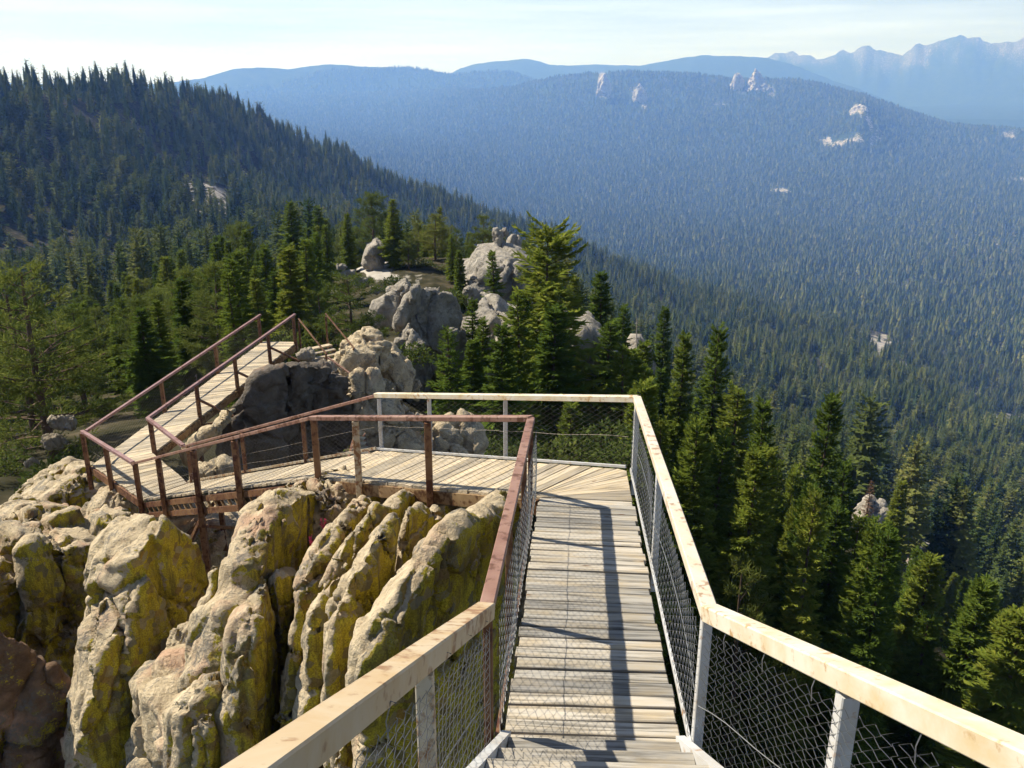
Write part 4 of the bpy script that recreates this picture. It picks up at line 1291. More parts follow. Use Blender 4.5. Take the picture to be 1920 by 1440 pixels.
for a, b_, z0, z1 in ((0, 0, -1.9, -0.5), (0, 1, -0.45, -1.7), (1, 1, -1.2, -0.4)):
    mb = MB(); p = legs[a][0] + UP*z0; q = (legs[1-a][0] if a != b_ else legs[a][1]) + UP*z1
    mb.bar(p, q, 0.05, 0.06); mb.build('brace', M['post_wood'], rp)
mb = MB(); mb.bar(legs[0][0] - UP*0.62, legs[0][1] - UP*1.2, 0.045, 0.05); mb.build('brace', M['post_wood'], rp)

# ---- low landing
EO0, EO1 = DN1, at(172, 872, 18.3)
EI0, EI1 = DF1, at(286, 850, 17.9)
ld = thing('low_landing', 'small plank landing where the ramp turns back, purple brown corner rails', 'landing', V(lerp(EO0, EI1, 0.5) - UP*0.2))
deck(ld, lerp(EO0, EO1, 0.01), EO1, lerp(EI0, EI1, 0.02), EI1, 13, M['plank_far'], 0.014)
for a, b_ in ((EO0, EO1), (EI0, EI1)):
    mb = MB(); mb.bar(a - UP*0.13, b_ - UP*0.13, 0.07, 0.17); mb.build('edge_beam', M['post_wood'], ld)
mb = MB(); sweep(mb, [EO0+oI+UP*(H+.003), EO1+np.array([-.08, -.02, 0])+UP*H], 0.08, 0.07)
r9 = mb.build('railing', M['rail_purple'], ld)
posts(r9, [lerp(EO0, EO1, 0.52)+np.array([-.05, -.05, 0]), EO1+np.array([-.08, -.02, 0])], H, 0.085, M['post_wood'], 0.6)
mb = MB(); sweep(mb, [EI0+UP*(H+.005), EI1+UP*H], 0.08, 0.07)
r10 = mb.build('railing', M['rail_purple'], ld)
net(r9, EO0+oI*0.5, EO1, 0.02, 0.74, M['netting'], 0.07, 0.0016)

# ---- upper ramp leading away
FL0, FL1 = EO1, at(493, 640, 25.6)
FR0, FR1 = EI1, at(557, 641, 24.7)
ur = thing('upper_ramp', 'long pale plank ramp climbing away to the trees, twin purple brown rails', 'ramp', V(lerp(FL0, FR1, 0.5) - UP*0.3))
deck(ur, FL0, FL1, FR0, FR1, 50, M['plank_far'], 0.014)
for a, b_ in ((FL0, FL1), (FR0, FR1)):
    mb = MB(); mb.bar(a - UP*0.135, b_ - UP*0.135, 0.07, 0.17); mb.build('edge_beam', M['beam'], ur)
for a, b_, ts in ((FL0, FL1, (0.36, 0.68, 0.985)), (FR0, FR1, (0.01, 0.27, 0.52, 0.77, 0.985))):
    mb = MB(); sweep(mb, [a+UP*(H+.004), b_+UP*H], 0.075, 0.06)
    rr_ = mb.build('railing', M['rail_purple'], ur)
    posts(rr_, [lerp(a, b_, t) for t in ts], H, 0.085, M['post_wood'], 0.25)
    net(rr_, a, b_, 0.02, 0.74, M['netting'], 0.08, 0.0016, mid=False)
for t in (0.27, 0.52, 0.77):
    p = lerp(FR0, FR1, t)
    mb = MB(); mb.bar(p + UP*0.45, lerp(FL0, FR0, 1.55) - FR0 + p - UP*0.16, 0.05, 0.05); mb.build('brace', M['post_wood'], ur)
    mb = MB(); mb.bar(p - UP*0.24 - unit(FR0-FL0)*0.3, p - UP*0.24 + unit(FR0-FL0)*0.45, 0.07, 0.07); mb.build('cross_beam', M['beam'], ur)
for t in (0.25, 0.55, 0.8):
    q = lerp(FR0, FR1, t)
    posts(ur, [q - UP*1.9], 1.68, 0.09, M['post_wood'], 0, 'support_leg')

# ---- far stairs turning down from the end of the ramp
sd_ = thing('far_stairs', 'short open stairs turning down to the rocks beyond the upper ramp', 'stairs', V(FR1 - UP*1.5))
G0, G1 = FR1 + np.array([0.12, -0.1, -0.15]), at(640, 745, 23.0)
gd = unit((G1-G0)*np.array([1, 1, 0]))
gs = np.array([-gd[1], gd[0], 0])
for k in range(11):
    p = lerp(G0, G1, (k+0.3)/11)
    plank(sd_, p, p+gd*0.22, p+gd*0.22+gs*0.9, p+gs*0.9, M['plank_far'], 0.04, 'tread')
for o_ in (0.0, 0.9):
    mb = MB(); mb.bar(G0 + gs*o_ - UP*0.1, G1 + gs*o_ - UP*0.1, 0.06, 0.16); mb.build('stringer', M['post_wood'], sd_)
    mb = MB(); sweep(mb, [G0 + gs*o_ + UP*0.86, lerp(G0, G1, 0.7) + gs*o_ + UP*0.8], 0.045, 0.04)
    rr_ = mb.build('railing', M['post_wood'], sd_)
    posts(rr_, [G0 + gs*o_, lerp(G0, G1, 0.68) + gs*o_], 0.8, 0.05, M['post_wood'], 0.2)
mb = MB(); sweep(mb, [lerp(G0, G1, 0.72) + UP*0.74, at(684, 722, 22.6)], 0.05, 0.045)
rr_ = mb.build('railing', M['rail_red'], sd_)
posts(rr_, [at(684, 722, 22.6) - UP*0.8], 0.8, 0.05, M['post_wood'], 0.1)
lower = thing('stone_side_steps', 'few dim wooden steps beside the rock wall behind the platform', 'stairs', V(at(672, 862, 15.2)))
for k in range(6):
    p0, p1 = at(655 + 3*k, 860-9*k, 14.9 + 0.16*k), at(690 - 2*k, 862-9*k, 15.2 + 0.16*k)
    f = np.array([0.02, 0.2, 0])
    plank(lower, p0, p1, p1+f, p0+f, M['plank_far'], 0.05, 'tread')
mb = MB(); mb.bar(at(652, 868, 14.9), at(668, 812, 16.0), 0.05, 0.12); mb.build('stringer', M['post_wood'], lower)
mb = MB(); mb.bar(at(694, 868, 15.2), at(682, 814, 16.3), 0.05, 0.12); mb.build('stringer', M['post_wood'], lower)

# ------------------------------------------------------------------ foreground rocks
rock('granite_fin', 'widest mossy granite fin right beside the footbridge, cream broken crest', 'rock', [(705, 1400), (688, 1300), (682, 1240), (690, 1200), (702, 1150), (735, 1105), (765, 1055), (800, 1010), (850, 968), (900, 948), (950, 925), (985, 915)],
     ('fin', (690, 1200, 5.3), (960, 920, 8.2)), 0.18, 0.045, 0.029, M['rock_lichen'], close=-8.5, amp=0.05, freq=1.10, crack=0.13, cfreq=1.1, fine=0.012, seed=1, taper=0, flute=0.05, jag=0.035, facets=0, cut=0.1, lean=0.14, ffreq=2.5, blade=0.26, jfreq=4.5, brk=0.10, chip=0.05, zs=0.16, zst=3.6)
rock('granite_fin', 'pinkish granite fin between the mossy fin and the twin ridges', 'rock', [(660, 1420), (645, 1340), (628, 1290), (622, 1243), (628, 1180), (650, 1105), (660, 1035), (672, 1062), (690, 1030), (716, 985), (735, 958), (760, 950), (800, 940), (830, 945), (870, 950)],
     ('fin', (622, 1243, 5.9), (830, 945, 8.8)), 0.11, 0.035, 0.029, M['rock_lichen'], close=-8.5, amp=0.05, freq=0.90, crack=0.13, cfreq=1.1, fine=0.012, seed=2, taper=0, flute=0.05, jag=0.035, facets=0, cut=0.08, lean=0.10, blade=0.26, jfreq=4.5, brk=0.10, chip=0.05, zs=0.16, zst=3.6)
rock('granite_fin', 'thin lichened granite fin with a long pale crest running up under the platform', 'rock', [(612, 1420), (606, 1330), (598, 1230), (596, 1150), (606, 1112), (622, 1100), (632, 1050), (652, 1010), (690, 960), (740, 920), (790, 908), (830, 914)],
     ('fin', (592, 1200, 6.6), (800, 912, 9.7)), 0.13, 0.04, 0.029, M['rock_lichen'], close=-8.5, amp=0.05, freq=0.90, crack=0.13, cfreq=1.1, fine=0.012, seed=3, taper=0, flute=0.05, jag=0.035, facets=0, cut=0.08, lean=0.16, blade=0.26, jfreq=4.5, brk=0.10, chip=0.05, zs=0.16, zst=3.6)
rock('granite_fin', 'narrow bleached granite fin with a deep groove on its left', 'rock', [(560, 1440), (556, 1384), (553, 1263), (553, 1122), (563, 1073), (594, 1025), (626, 977), (658, 946), (700, 912), (740, 910)],
     ('fin', (553, 1180, 7.2), (700, 912, 9.9)), 0.12, 0.04, 0.029, M['rock_lichen'], close=-8.5, amp=0.05, freq=0.90, crack=0.13, cfreq=1.1, fine=0.012, seed=4, taper=0, flute=0.05, jag=0.035, facets=0, cut=0.08, lean=0.12, blade=0.26, jfreq=4.5, brk=0.10, chip=0.05, zs=0.16, zst=3.6)
rock('granite_fin', 'tall stout granite fin topped by a pale knob below the ramp', 'rock', [(365, 1480), (366, 1343), (385, 1283), (408, 1240), (416, 1138), (436, 1098), (438, 1055), (450, 1025), (467, 989), (491, 935), (520, 912), (588, 896), (640, 905)],
     ('fin', (420, 1138, 7.6), (588, 896, 10.6)), 0.3, 0.07, 0.034, M['rock_lichen'], close=-10, amp=0.05, freq=1.10, crack=0.13, cfreq=1.1, fine=0.012, seed=5, taper=0, flute=0.05, jag=0.035, facets=0, cut=0.1, lean=0.10, blade=0.26, jfreq=4.5, brk=0.10, chip=0.05, zs=0.16, zst=3.6)
rock('granite_fin', 'low lichened granite rib standing in front of the stout fin', 'rock', [(470, 1480), (462, 1400), (455, 1320), (452, 1230), (458, 1150), (475, 1100), (500, 1075), (540, 1040)],
     ('fin', (455, 1250, 6.9), (540, 1040, 8.9)), 0.17, 0.045, 0.029, M['rock_lichen'], close=-10, amp=0.05, freq=0.90, crack=0.13, cfreq=1.1, fine=0.012, seed=6, taper=0, flute=0.05, jag=0.035, lean=0.10, blade=0.26, jfreq=4.5, brk=0.10, chip=0.05, zs=0.16, zst=3.6)
rock('granite_pillar', 'big leaning granite pillar with sunlit cream top and yellow lichen flank', 'rock', [(250, 949), (226, 981), (203, 1025), (209, 1069), (201, 1110), (161, 1194), (151, 1222), (125, 1271), (121, 1343), (150, 1440), (170, 1520), (330, 1520), (300, 1350), (302, 1247), (322, 1198), (352, 1142), (356, 1086), (346, 1037), (322, 993), (282, 969)],
     ('front', 10.2, -0.75), 0.6, 0.22, 0.035, M['rock_lichen'], amp=0.1, freq=0.6, crack=0.05, cfreq=0.7, fine=0.03, seed=7, facets=0, cut=0.14, lean=-0.06, cuts=[(-0.5, -0.35, 0.8, 262, 1040, 9.9), (-0.85, -0.4, 0.25, 160, 1230, 9.6), (0.3, -0.75, 0.4, 330, 1100, 9.7)])
rock('boulder', 'egg shaped granite boulder wedged at the foot of the big pillar', 'rock', [(340, 1168), (372, 1165), (395, 1185), (400, 1230), (392, 1300), (370, 1370), (340, 1420), (305, 1440), (296, 1380), (305, 1280), (318, 1210)],
     ('front', 9.3), 0.45, 0.42, 0.03, M['rock_some'], amp=0.07, freq=1.4, crack=0.05, cfreq=1.1, fine=0.025, seed=8, facets=8, cut=0.12, lean=-0.25, cuts=[(0.6, -0.75, 0.2, 350, 1260, 9.0)])
rock('rock_wall', 'shaded pinkish rock wall behind the trestle legs', 'rock', [(320, 985), (370, 962), (420, 955), (470, 962), (500, 1000), (500, 1300), (420, 1420), (330, 1420), (310, 1200)],
     ('front', 16.2, -0.2), 0.9, 0.2, 0.045, M['rock_bare'], amp=0.1, freq=0.9, crack=0.06, cfreq=0.7, fine=0.03, seed=9, facets=8, cut=0.15, lean=-0.1)
rock('boulder', 'smooth pale boulder tucked beneath the low landing', 'rock', [(170, 945), (195, 918), (225, 912), (250, 925), (252, 955), (225, 990), (200, 1020), (172, 1035), (152, 1015), (155, 975)],
     ('front', 17.0, -0.2), 0.6, 0.45, 0.035, M['rock_some'], amp=0.06, freq=1.0, crack=0.05, fine=0.025, seed=10, facets=8, cut=0.12)
rock('granite_slab', 'upper tilted granite slab under the corner of the low landing', 'rock', [(20, 955), (40, 925), (90, 900), (140, 878), (175, 880), (215, 905), (225, 925), (200, 940), (150, 962), (80, 978), (30, 972)],
     ('front', 19.6, -0.1), 1.1, 0.25, 0.045, M['rock_lichen'], amp=0.09, freq=0.8, crack=0.10, cfreq=0.6, fine=0.03, seed=11, facets=8, cut=0.16, ledge=0.1)
rock('granite_slab', 'lower rounded granite ledge at the picture edge with yellow lichen', 'rock', [(-90, 1000), (0, 985), (40, 965), (90, 962), (140, 972), (180, 975), (150, 1010), (70, 1042), (0, 1056), (-90, 1070)],
     ('front', 16.5, -0.1), 1.1, 0.25, 0.045, M['rock_lichen'], amp=0.09, freq=0.8, crack=0.10, cfreq=0.6, fine=0.03, seed=12, facets=8, cut=0.16, ledge=0.1)
rock('rock_wall', 'dark lichened rock wall at the lower edge below the tilted slabs', 'rock', [(-620, 1560), (-650, 640), (-480, 560), (-330, 600), (-220, 800), (-140, 960), (-90, 1025), (0, 1048), (80, 1030), (150, 1005), (190, 1030), (205, 1080), (190, 1140), (150, 1230), (125, 1300), (140, 1400), (170, 1560)],  # tall left end, out of view, is added to shade the corner buttress
     ('front', 12.3, -0.15), 1.1, 0.25, 0.058, M['rock_lichen'], amp=0.14, freq=0.75, crack=0.20, cfreq=0.55, fine=0.035, seed=13, zs=0.3, facets=6, cut=0.2, flute=0.3, ffreq=0.9, lean=-0.12)
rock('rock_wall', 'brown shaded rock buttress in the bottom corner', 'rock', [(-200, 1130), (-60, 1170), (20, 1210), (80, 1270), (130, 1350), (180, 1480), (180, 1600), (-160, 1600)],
     ('front', 10.4, -0.5), 1.1, 0.25, 0.05, M['rock_brown_shade'], amp=0.14, freq=0.8, crack=0.12, cfreq=0.6, fine=0.03, seed=14, facets=6, cut=0.2, flute=0.2, ffreq=1.2, lean=-0.12, cuts=[(0.55, -0.8, 0.08, 40, 1320, 9.9)])
rock('rock_wall', 'deep shaded rock wall seen in the gap left of the big pillar', 'rock', [(20, 1000), (120, 985), (250, 980), (330, 1000), (330, 1500), (20, 1500)],
     ('front', 13.4, -0.3), 0.6, 0.2, 0.06, M['rock_lichen'], amp=0.2, freq=0.8, crack=0.12, cfreq=0.6, fine=0.03, seed=17, lean=-0.1, flute=0.2, ffreq=1.0)
rock('rock_outcrop', 'shadowed low rock mass between the fins', 'rock', [(280, 1300), (420, 1240), (600, 1180), (760, 1150), (900, 1080), (1000, 1040), (1040, 1250), (1000, 1700), (280, 1700)],
     ('front', 9.6, -0.3), 1.2, 0.25, 0.07, M['rock_some'], amp=0.25, freq=0.7, crack=0.2, cfreq=0.5, fine=0.04, seed=15, facets=6, flute=0.3, ffreq=1.0, lean=-0.1)
rock('rock_ledge', 'rough ledge carrying the platform posts behind the fins', 'rock', [(600, 905), (700, 912), (820, 915), (930, 905), (990, 935), (1010, 1040), (960, 1250), (600, 1250)],
     ('front', 10.4), 0.5, 0.1, 0.045, M['rock_some'], amp=0.12, freq=1.3, crack=0.10, cfreq=1.0, fine=0.03, seed=16, flute=0.12, jag=0.1)
# ------------------------------------------------------------------ rocks under and behind the ramps
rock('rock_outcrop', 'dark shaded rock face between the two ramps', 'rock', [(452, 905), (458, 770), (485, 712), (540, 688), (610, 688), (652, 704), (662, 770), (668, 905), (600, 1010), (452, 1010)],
     ('front', 21.0, -0.5), 0.35, 0.12, 0.075, M['rock_stain_shade'], amp=0.14, freq=0.5, crack=0.15, cfreq=0.4, fine=0.05, seed=20, facets=0, cut=0.14, flute=0.2, ffreq=0.8, lean=-0.35, cuts=[(0.6, -0.8, 0.04, 555, 790, 21.0)], chip=0.28)
rock('granite_slab', 'sunlit tilted slab leaning below the upper ramp', 'rock', [(335, 858), (365, 820), (400, 780), (430, 755), (462, 742), (455, 765), (425, 800), (395, 835), (350, 880)],
     ('front', 18.8, 0.3), 0.45, 0.2, 0.05, M['rock_cream'], amp=0.08, freq=0.8, crack=0.05, fine=0.03, seed=21, facets=14, cut=0.2)
rock('granite_slab', 'pale pointed slab seen through the ramp netting', 'rock', [(340, 900), (380, 868), (420, 850), (440, 862), (436, 890), (400, 915), (360, 925)],
     ('front', 17.6, 0.2), 0.5, 0.25, 0.05, M['rock_cream'], amp=0.08, freq=0.8, crack=0.05, fine=0.03, seed=22, facets=14, cut=0.2)
rock('boulder', 'large cracked cream boulder at the top of the rubble behind the platform', 'rock', [(626, 680), (640, 648), (670, 632), (705, 628), (735, 640), (748, 668), (742, 700), (700, 705), (660, 700), (630, 695)],
     ('front', 25.0), 1.0, 0.6, 0.06, M['rock_cream'], amp=0.2, freq=0.8, crack=0.12, cfreq=0.7, fine=0.04, seed=23, facets=14, cut=0.2)
rock('boulder', 'angular boulder leaning right of the cracked one', 'rock', [(690, 690), (735, 650), (770, 680), (795, 720), (790, 760), (740, 745), (700, 720)],
     ('front', 25.8), 1.0, 0.4, 0.06, M['rock_cream'], amp=0.2, freq=0.8, crack=0.12, cfreq=0.7, fine=0.04, seed=24, facets=14, cut=0.2)
rock('boulder', 'broad rubble block directly behind the platform rail', 'rock', [(640, 730), (670, 700), (720, 710), (760, 740), (800, 770), (810, 850), (790, 900), (680, 900), (660, 820)],
     ('front', 22.8), 1.1, 0.4, 0.07, M['rock_cream'], amp=0.3, freq=0.7, crack=0.18, cfreq=0.6, fine=0.05, seed=25, facets=14, cut=0.2)
rock('boulder', 'low pale block behind the platform netting', 'rock', [(790, 830), (830, 790), (880, 780), (910, 810), (900, 870), (860, 920), (790, 910)],
     ('front', 23.5), 0.9, 0.35, 0.07, M['rock_cream'], amp=0.25, freq=0.7, crack=0.15, cfreq=0.6, fine=0.05, seed=26, facets=14, cut=0.2)
# ------------------------------------------------------------------ knoll
rock('rock_dome', 'big rounded granite dome leaning left in the middle of the knoll', 'rock', [(770, 610), (762, 570), (768, 535), (785, 508), (805, 497), (822, 505), (835, 535), (852, 575), (860, 620), (862, 760), (740, 760), (735, 690), (745, 640)],
     ('front', 46, 0.35), 1.6, 1.0, 0.15, M['rock_knoll'], amp=0.45, freq=0.28, crack=0.35, cfreq=0.2, fine=0.10, seed=30, facets=12, cut=0.14, lean=-0.25, cuts=[(0.5, -0.83, 0.2, 800, 600, 45.6)])
rock('rock_dome', 'lower smooth granite hump below the leaning dome', 'rock', [(728, 680), (738, 640), (760, 610), (790, 600), (810, 625), (815, 680), (800, 760), (725, 770)],
     ('front', 43), 1.6, 1.0, 0.14, M['rock_knoll'], amp=0.35, freq=0.3, crack=0.25, cfreq=0.22, fine=0.09, seed=31, facets=12, cut=0.14, lean=-0.25)
rock('granite_slab', 'pale slanted slab on the left shoulder of the knoll', 'rock', [(690, 590), (700, 560), (730, 545), (765, 525), (778, 535), (765, 575), (745, 610), (715, 615), (695, 610)],
     ('front', 47, 0.3), 1.5, 0.7, 0.14, M['rock_knoll'], amp=0.3, freq=0.35, crack=0.3, cfreq=0.3, fine=0.09, seed=32, facets=10, cut=0.16)
rock('granite_slab', 'narrow slab wedged between the shoulder slab and the dome', 'rock', [(735, 610), (750, 575), (770, 540), (782, 528), (788, 545), (775, 590), (755, 625)],
     ('front', 45.4, 0.3), 1.2, 0.4, 0.14, M['rock_knoll'], amp=0.25, freq=0.35, crack=0.25, cfreq=0.3, fine=0.08, seed=33, facets=10, cut=0.16)
rock('cliff', 'shadowed granite cliff dropping below the knoll behind the big fir', 'cliff', [(835, 640), (870, 590), (910, 580), (960, 600), (1030, 610), (1080, 600), (1130, 635), (1175, 680), (1205, 740), (1225, 820), (1230, 960), (820, 960), (815, 780)],
     ('front', 54, -0.2), 3.0, 0.5, 0.26, M['rock_knoll'], amp=0.9, freq=0.16, crack=0.8, cfreq=0.12, fine=0.2, seed=34, facets=8, cut=0.14, flute=1.2, ffreq=0.3, lean=-0.35)
rock('rock_dome', 'bald pale granite cap under the balanced boulders', 'rock', [(872, 540), (876, 498), (895, 478), (930, 468), (965, 472), (995, 485), (1005, 510), (1000, 560), (940, 590), (880, 585)],
     ('front', 78), 6.0, 2.2, 0.26, M['rock_knoll'], amp=0.5, freq=0.18, crack=0.3, cfreq=0.15, fine=0.12, seed=35, facets=10, cut=0.12)
rock('boulder', 'tall balanced boulder on the bald cap', 'rock', [(919, 432), (930, 427), (941, 432), (950, 448), (951, 466), (935, 472), (922, 464), (924, 448)],
     ('front', 80), 0.9, 0.7, 0.10, M['rock_knoll'], amp=0.2, freq=0.5, crack=0.12, cfreq=0.4, fine=0.05, seed=36, facets=10, cut=0.12)
rock('boulder', 'small round boulder perched on the balanced stack', 'rock', [(938, 430), (945, 423), (954, 426), (956, 436), (950, 446), (941, 443)],
     ('front', 81), 0.5, 0.5, 0.08, M['rock_knoll'], amp=0.1, freq=0.6, crack=0.05, fine=0.04, seed=37, facets=10, cut=0.12)
rock('boulder', 'squat boulder on the shaded end of the balanced stack', 'rock', [(952, 448), (962, 438), (975, 440), (978, 460), (972, 480), (953, 476)],
     ('front', 82), 0.9, 0.6, 0.10, M['rock_knoll'], amp=0.18, freq=0.5, crack=0.12, cfreq=0.4, fine=0.05, seed=38, facets=10, cut=0.12)
rock('rock_dome', 'white sunlit granite hump among the knoll pines', 'rock', [(678, 478), (690, 460), (705, 450), (722, 462), (722, 500), (700, 515), (680, 505)],
     ('front', 92), 3.0, 1.5, 0.25, M['rock_knoll'], amp=0.4, freq=0.2, crack=0.3, cfreq=0.2, fine=0.1, seed=39, facets=10, cut=0.12)
for k, (x, y, w, d_, lab) in enumerate(((1640, 960, 34, 138, 'jagged pale crag among the firs below the long handrail'), (1720, 1045, 30, 143, 'broken pale crag lower on the wooded spur'), (1810, 1140, 26, 148, 'lowest pale crag on the wooded spur'),
                                        (1195, 665, 20, 90, 'dead wood strewn crag at the edge of the shadowed cliff'))):
    rock('crag', lab, 'rock', [(x-w, y+50), (x-w*0.8, y+8), (x-w*0.3, y-28), (x, y-8), (x+w*0.5, y-4), (x+w, y+30), (x+w*1.2, y+70), (x, y+90)], ('front', d_*0.93), 4.0, 1.2, 0.35, M['rock_knoll'], amp=1.1, freq=0.2, crack=0.6, cfreq=0.2, fine=0.2, seed=50+k)
# small rubble on the knoll and slopes, each its own boulder
rb = random.Random(5)
for k, (x, y, s) in enumerate(((600, 690, 26), (575, 665, 18), (655, 512, 12), (680, 530, 14), (705, 545, 10), (640, 500, 9), (760, 545, 9), (880, 548, 14), (905, 560, 16), (740, 768, 14), (775, 790, 20), (690, 770, 22), (850, 620, 12), (910, 700, 20), (885, 740, 24), (930, 790, 22), (100, 830, 20), (120, 790, 24), (60, 870, 14))):
    Y = 23 if y > 640 and x > 500 else (26 if x < 200 else 70)
    if 840 < x < 940 and y > 600: Y = 44
    pts = [(x + s*1.2*math.cos(a)*rb.uniform(0.75, 1.15), y + s*0.75*math.sin(a)*rb.uniform(0.75, 1.15)) for a in np.linspace(0, 6.28, 9)[:-1]]
    where = 'beside the upper ramp' if x < 620 and y > 600 and x > 300 else ('under the near pine' if x < 200 else ('behind the platform rail' if y > 600 else 'on the crest of the knoll'))
    lb = rock('loose_boulder', 'boulder ' + where, 'rock', pts, ('front', Y), s*Y/2200, s*Y/3200, s*Y/1630/10, M['rock_grey' if Y < 40 else 'rock_knoll'], amp=s*Y/1630*0.2, freq=900/(s*Y), crack=s*Y/1630*0.1, cfreq=700/(s*Y), fine=s*Y/1630*0.04, seed=60+k, group='loose boulders ' + where)
    MEMBERS.append((lb, x, s*Y, 'loose grey boulder', lb['label'], lb['group']))
# spires on the far mountain
for k, (pts, lab) in enumerate(([[(1385, 186), (1398, 160), (1408, 140), (1414, 128), (1420, 134), (1430, 150), (1444, 165), (1456, 190)], 'sharp granite pyramid on the far wooded mountain'],
                                [[(1366, 178), (1372, 150), (1380, 135), (1388, 142), (1394, 180)], 'small pale spire just left of the granite pyramid'],
                                [[(1116, 180), (1122, 155), (1132, 138), (1141, 150), (1143, 182)], 'slanted pale spire at the start of the far mountain crest'],
                                [[(1180, 200), (1188, 172), (1198, 158), (1208, 172), (1214, 205)], 'short pale cliff beside the slanted spire'],
                                [[(1588, 226), (1596, 205), (1610, 194), (1624, 206), (1632, 232)], 'pale summit crag on the near shoulder of the far mountain'])):
    rock('rock_spire', lab, 'rock', pts, ('front', (7350, 7400, 7300, 7250, 6250)[k], 0.3), 95, 5, 5, M['rock_far'], amp=6, freq=0.02, crack=8, cfreq=0.012, fine=3, facets=0, blade=110, chip=12, seed=80+k)


# ------------------------------------------------------------------ trees near the walkway, placed one by one
F_ = ['fir0', 'fir1', 'fir2', 'fir3']
HAND = [
    ('pine3', 45, 505, 31, 'tall dark pine at the picture edge above the lichened slabs', 1.25),
    ('pine3', 0, 515, 38, 'shaggy pine behind the edge pine at the border', 1.2),
    ('pine4', 140, 655, 44, 'bushy pine behind the bend of the low landing', 1.1),
    ('pine4', 650, 520, 42, 'bushy bright pine beyond the end of the upper ramp', 1.1),
    ('pine3', 597, 548, 48, 'pine between the upper ramp end and the bushy bright pine', 1.0),
    ('young', 836, 615, 32, 'small young fir standing alone behind the platform', 1.0),
    ('big', 1045, 424, 46, 'large windblown fir with long level boughs in front of the cliff', 0.95),
    ('slim1', 965, 545, 40, 'slender brownish fir leaning against the big windblown fir', 1.0),
    ('slim0', 925, 470, 62, 'thin fir on the knoll just below the bald cap', 1.0),
    ('fir2', 985, 555, 52, 'dense fir in the shade between the slender fir and the windblown fir', 1.0),
    ('fir1', 1125, 510, 66, 'flat topped fir at the lip of the cliff', 1.0),
    ('fir0', 650, 400, 96, 'open crowned pine like fir left of the white hump', 1.0),
    ('fir3', 735, 374, 92, 'broad sunlit fir standing right of the white hump', 1.1),
    ('pine0', 815, 405, 96, 'round bright pine above the leaning dome', 1.3),
    ('pine2', 693, 362, 118, 'tall dark pine behind the white hump', 1.2),
    ('slim0', 822, 388, 118, 'spiky fir top rising behind the round bright pine', 1.0),
    ('pine0', 905, 408, 112, 'dark pine left of the balanced boulders', 1.1),
    ('fir2', 862, 470, 74, 'fir in front of the bald granite cap', 1.1),
    ('fir0', 1250, 574, 84, 'fir standing against the forest just right of the cliff edge', 0.78),
    ('fir2', 1282, 625, 62, 'dense pointed fir right of the platform corner', 0.78),
    ('fir3', 1345, 614, 60, 'tallest broad topped fir beyond the long handrail', 0.78),
    ('slim1', 1398, 728, 52, 'fir with bare upper trunk beside the tallest fir', 1.2),
    ('fir1', 1440, 748, 55, 'ragged flat topped fir between the bare trunk fir and the tufted fir', 0.78),
    ('fir0', 1546, 738, 58, 'fir with a thin tufted top over the valley', 0.78),
    ('slim0', 1590, 865, 62, 'narrow fir on the outer side of the tufted fir', 1.1),
    ('dead', 1632, 900, 120, 'small brown dead tree beside the jagged crag', 1.0),
    ('fir2', 1690, 905, 115, 'fir above the broken crag on the spur', 1.1),
    ('pine3', 1400, 1065, 36, 'bright young pine low beside the bend of the handrail', 0.9),
    ('fir1', 1845, 1085, 44, 'yellowish fir with bare limbs above the white handrail', 1.0),
    ('slim1', 1745, 1150, 44, 'grey green fir right behind the white handrail', 1.1),
    ('fir1', 1905, 1150, 38, 'fir cut by the picture edge above the white handrail', 1.2),
    ('fir2', 1075, 520, 62, 'fir just behind the windblown fir on the cliff edge', 0.9),
    ('slim1', 1165, 575, 64, 'slim fir leaning out over the end of the cliff', 1.0),
    ('fir0', 1205, 640, 58, 'fir low on the shaded end of the cliff', 0.9),
    ('slim0', 885, 560, 48, 'thin fir in the cleft right of the leaning dome', 1.0),
    ('slim1', 905, 600, 44, 'ragged fir in the cleft below the thin fir', 1.0),
    ('pine0', 765, 440, 90, 'pine on the bare shelf between the white hump and the round bright pine', 1.1),
    ('slim1', 845, 440, 84, 'fir beside the bare shelf right of the round bright pine', 1.1),
    ('fir1', 1240, 690, 70, 'shaded fir touching the platform corner post', 1.0),
]
for key, px, py, d, lab, fat in HAND:
    plant(key, px, py, d, lab, fat=fat, rng=random.Random(int(px*7 + py)))
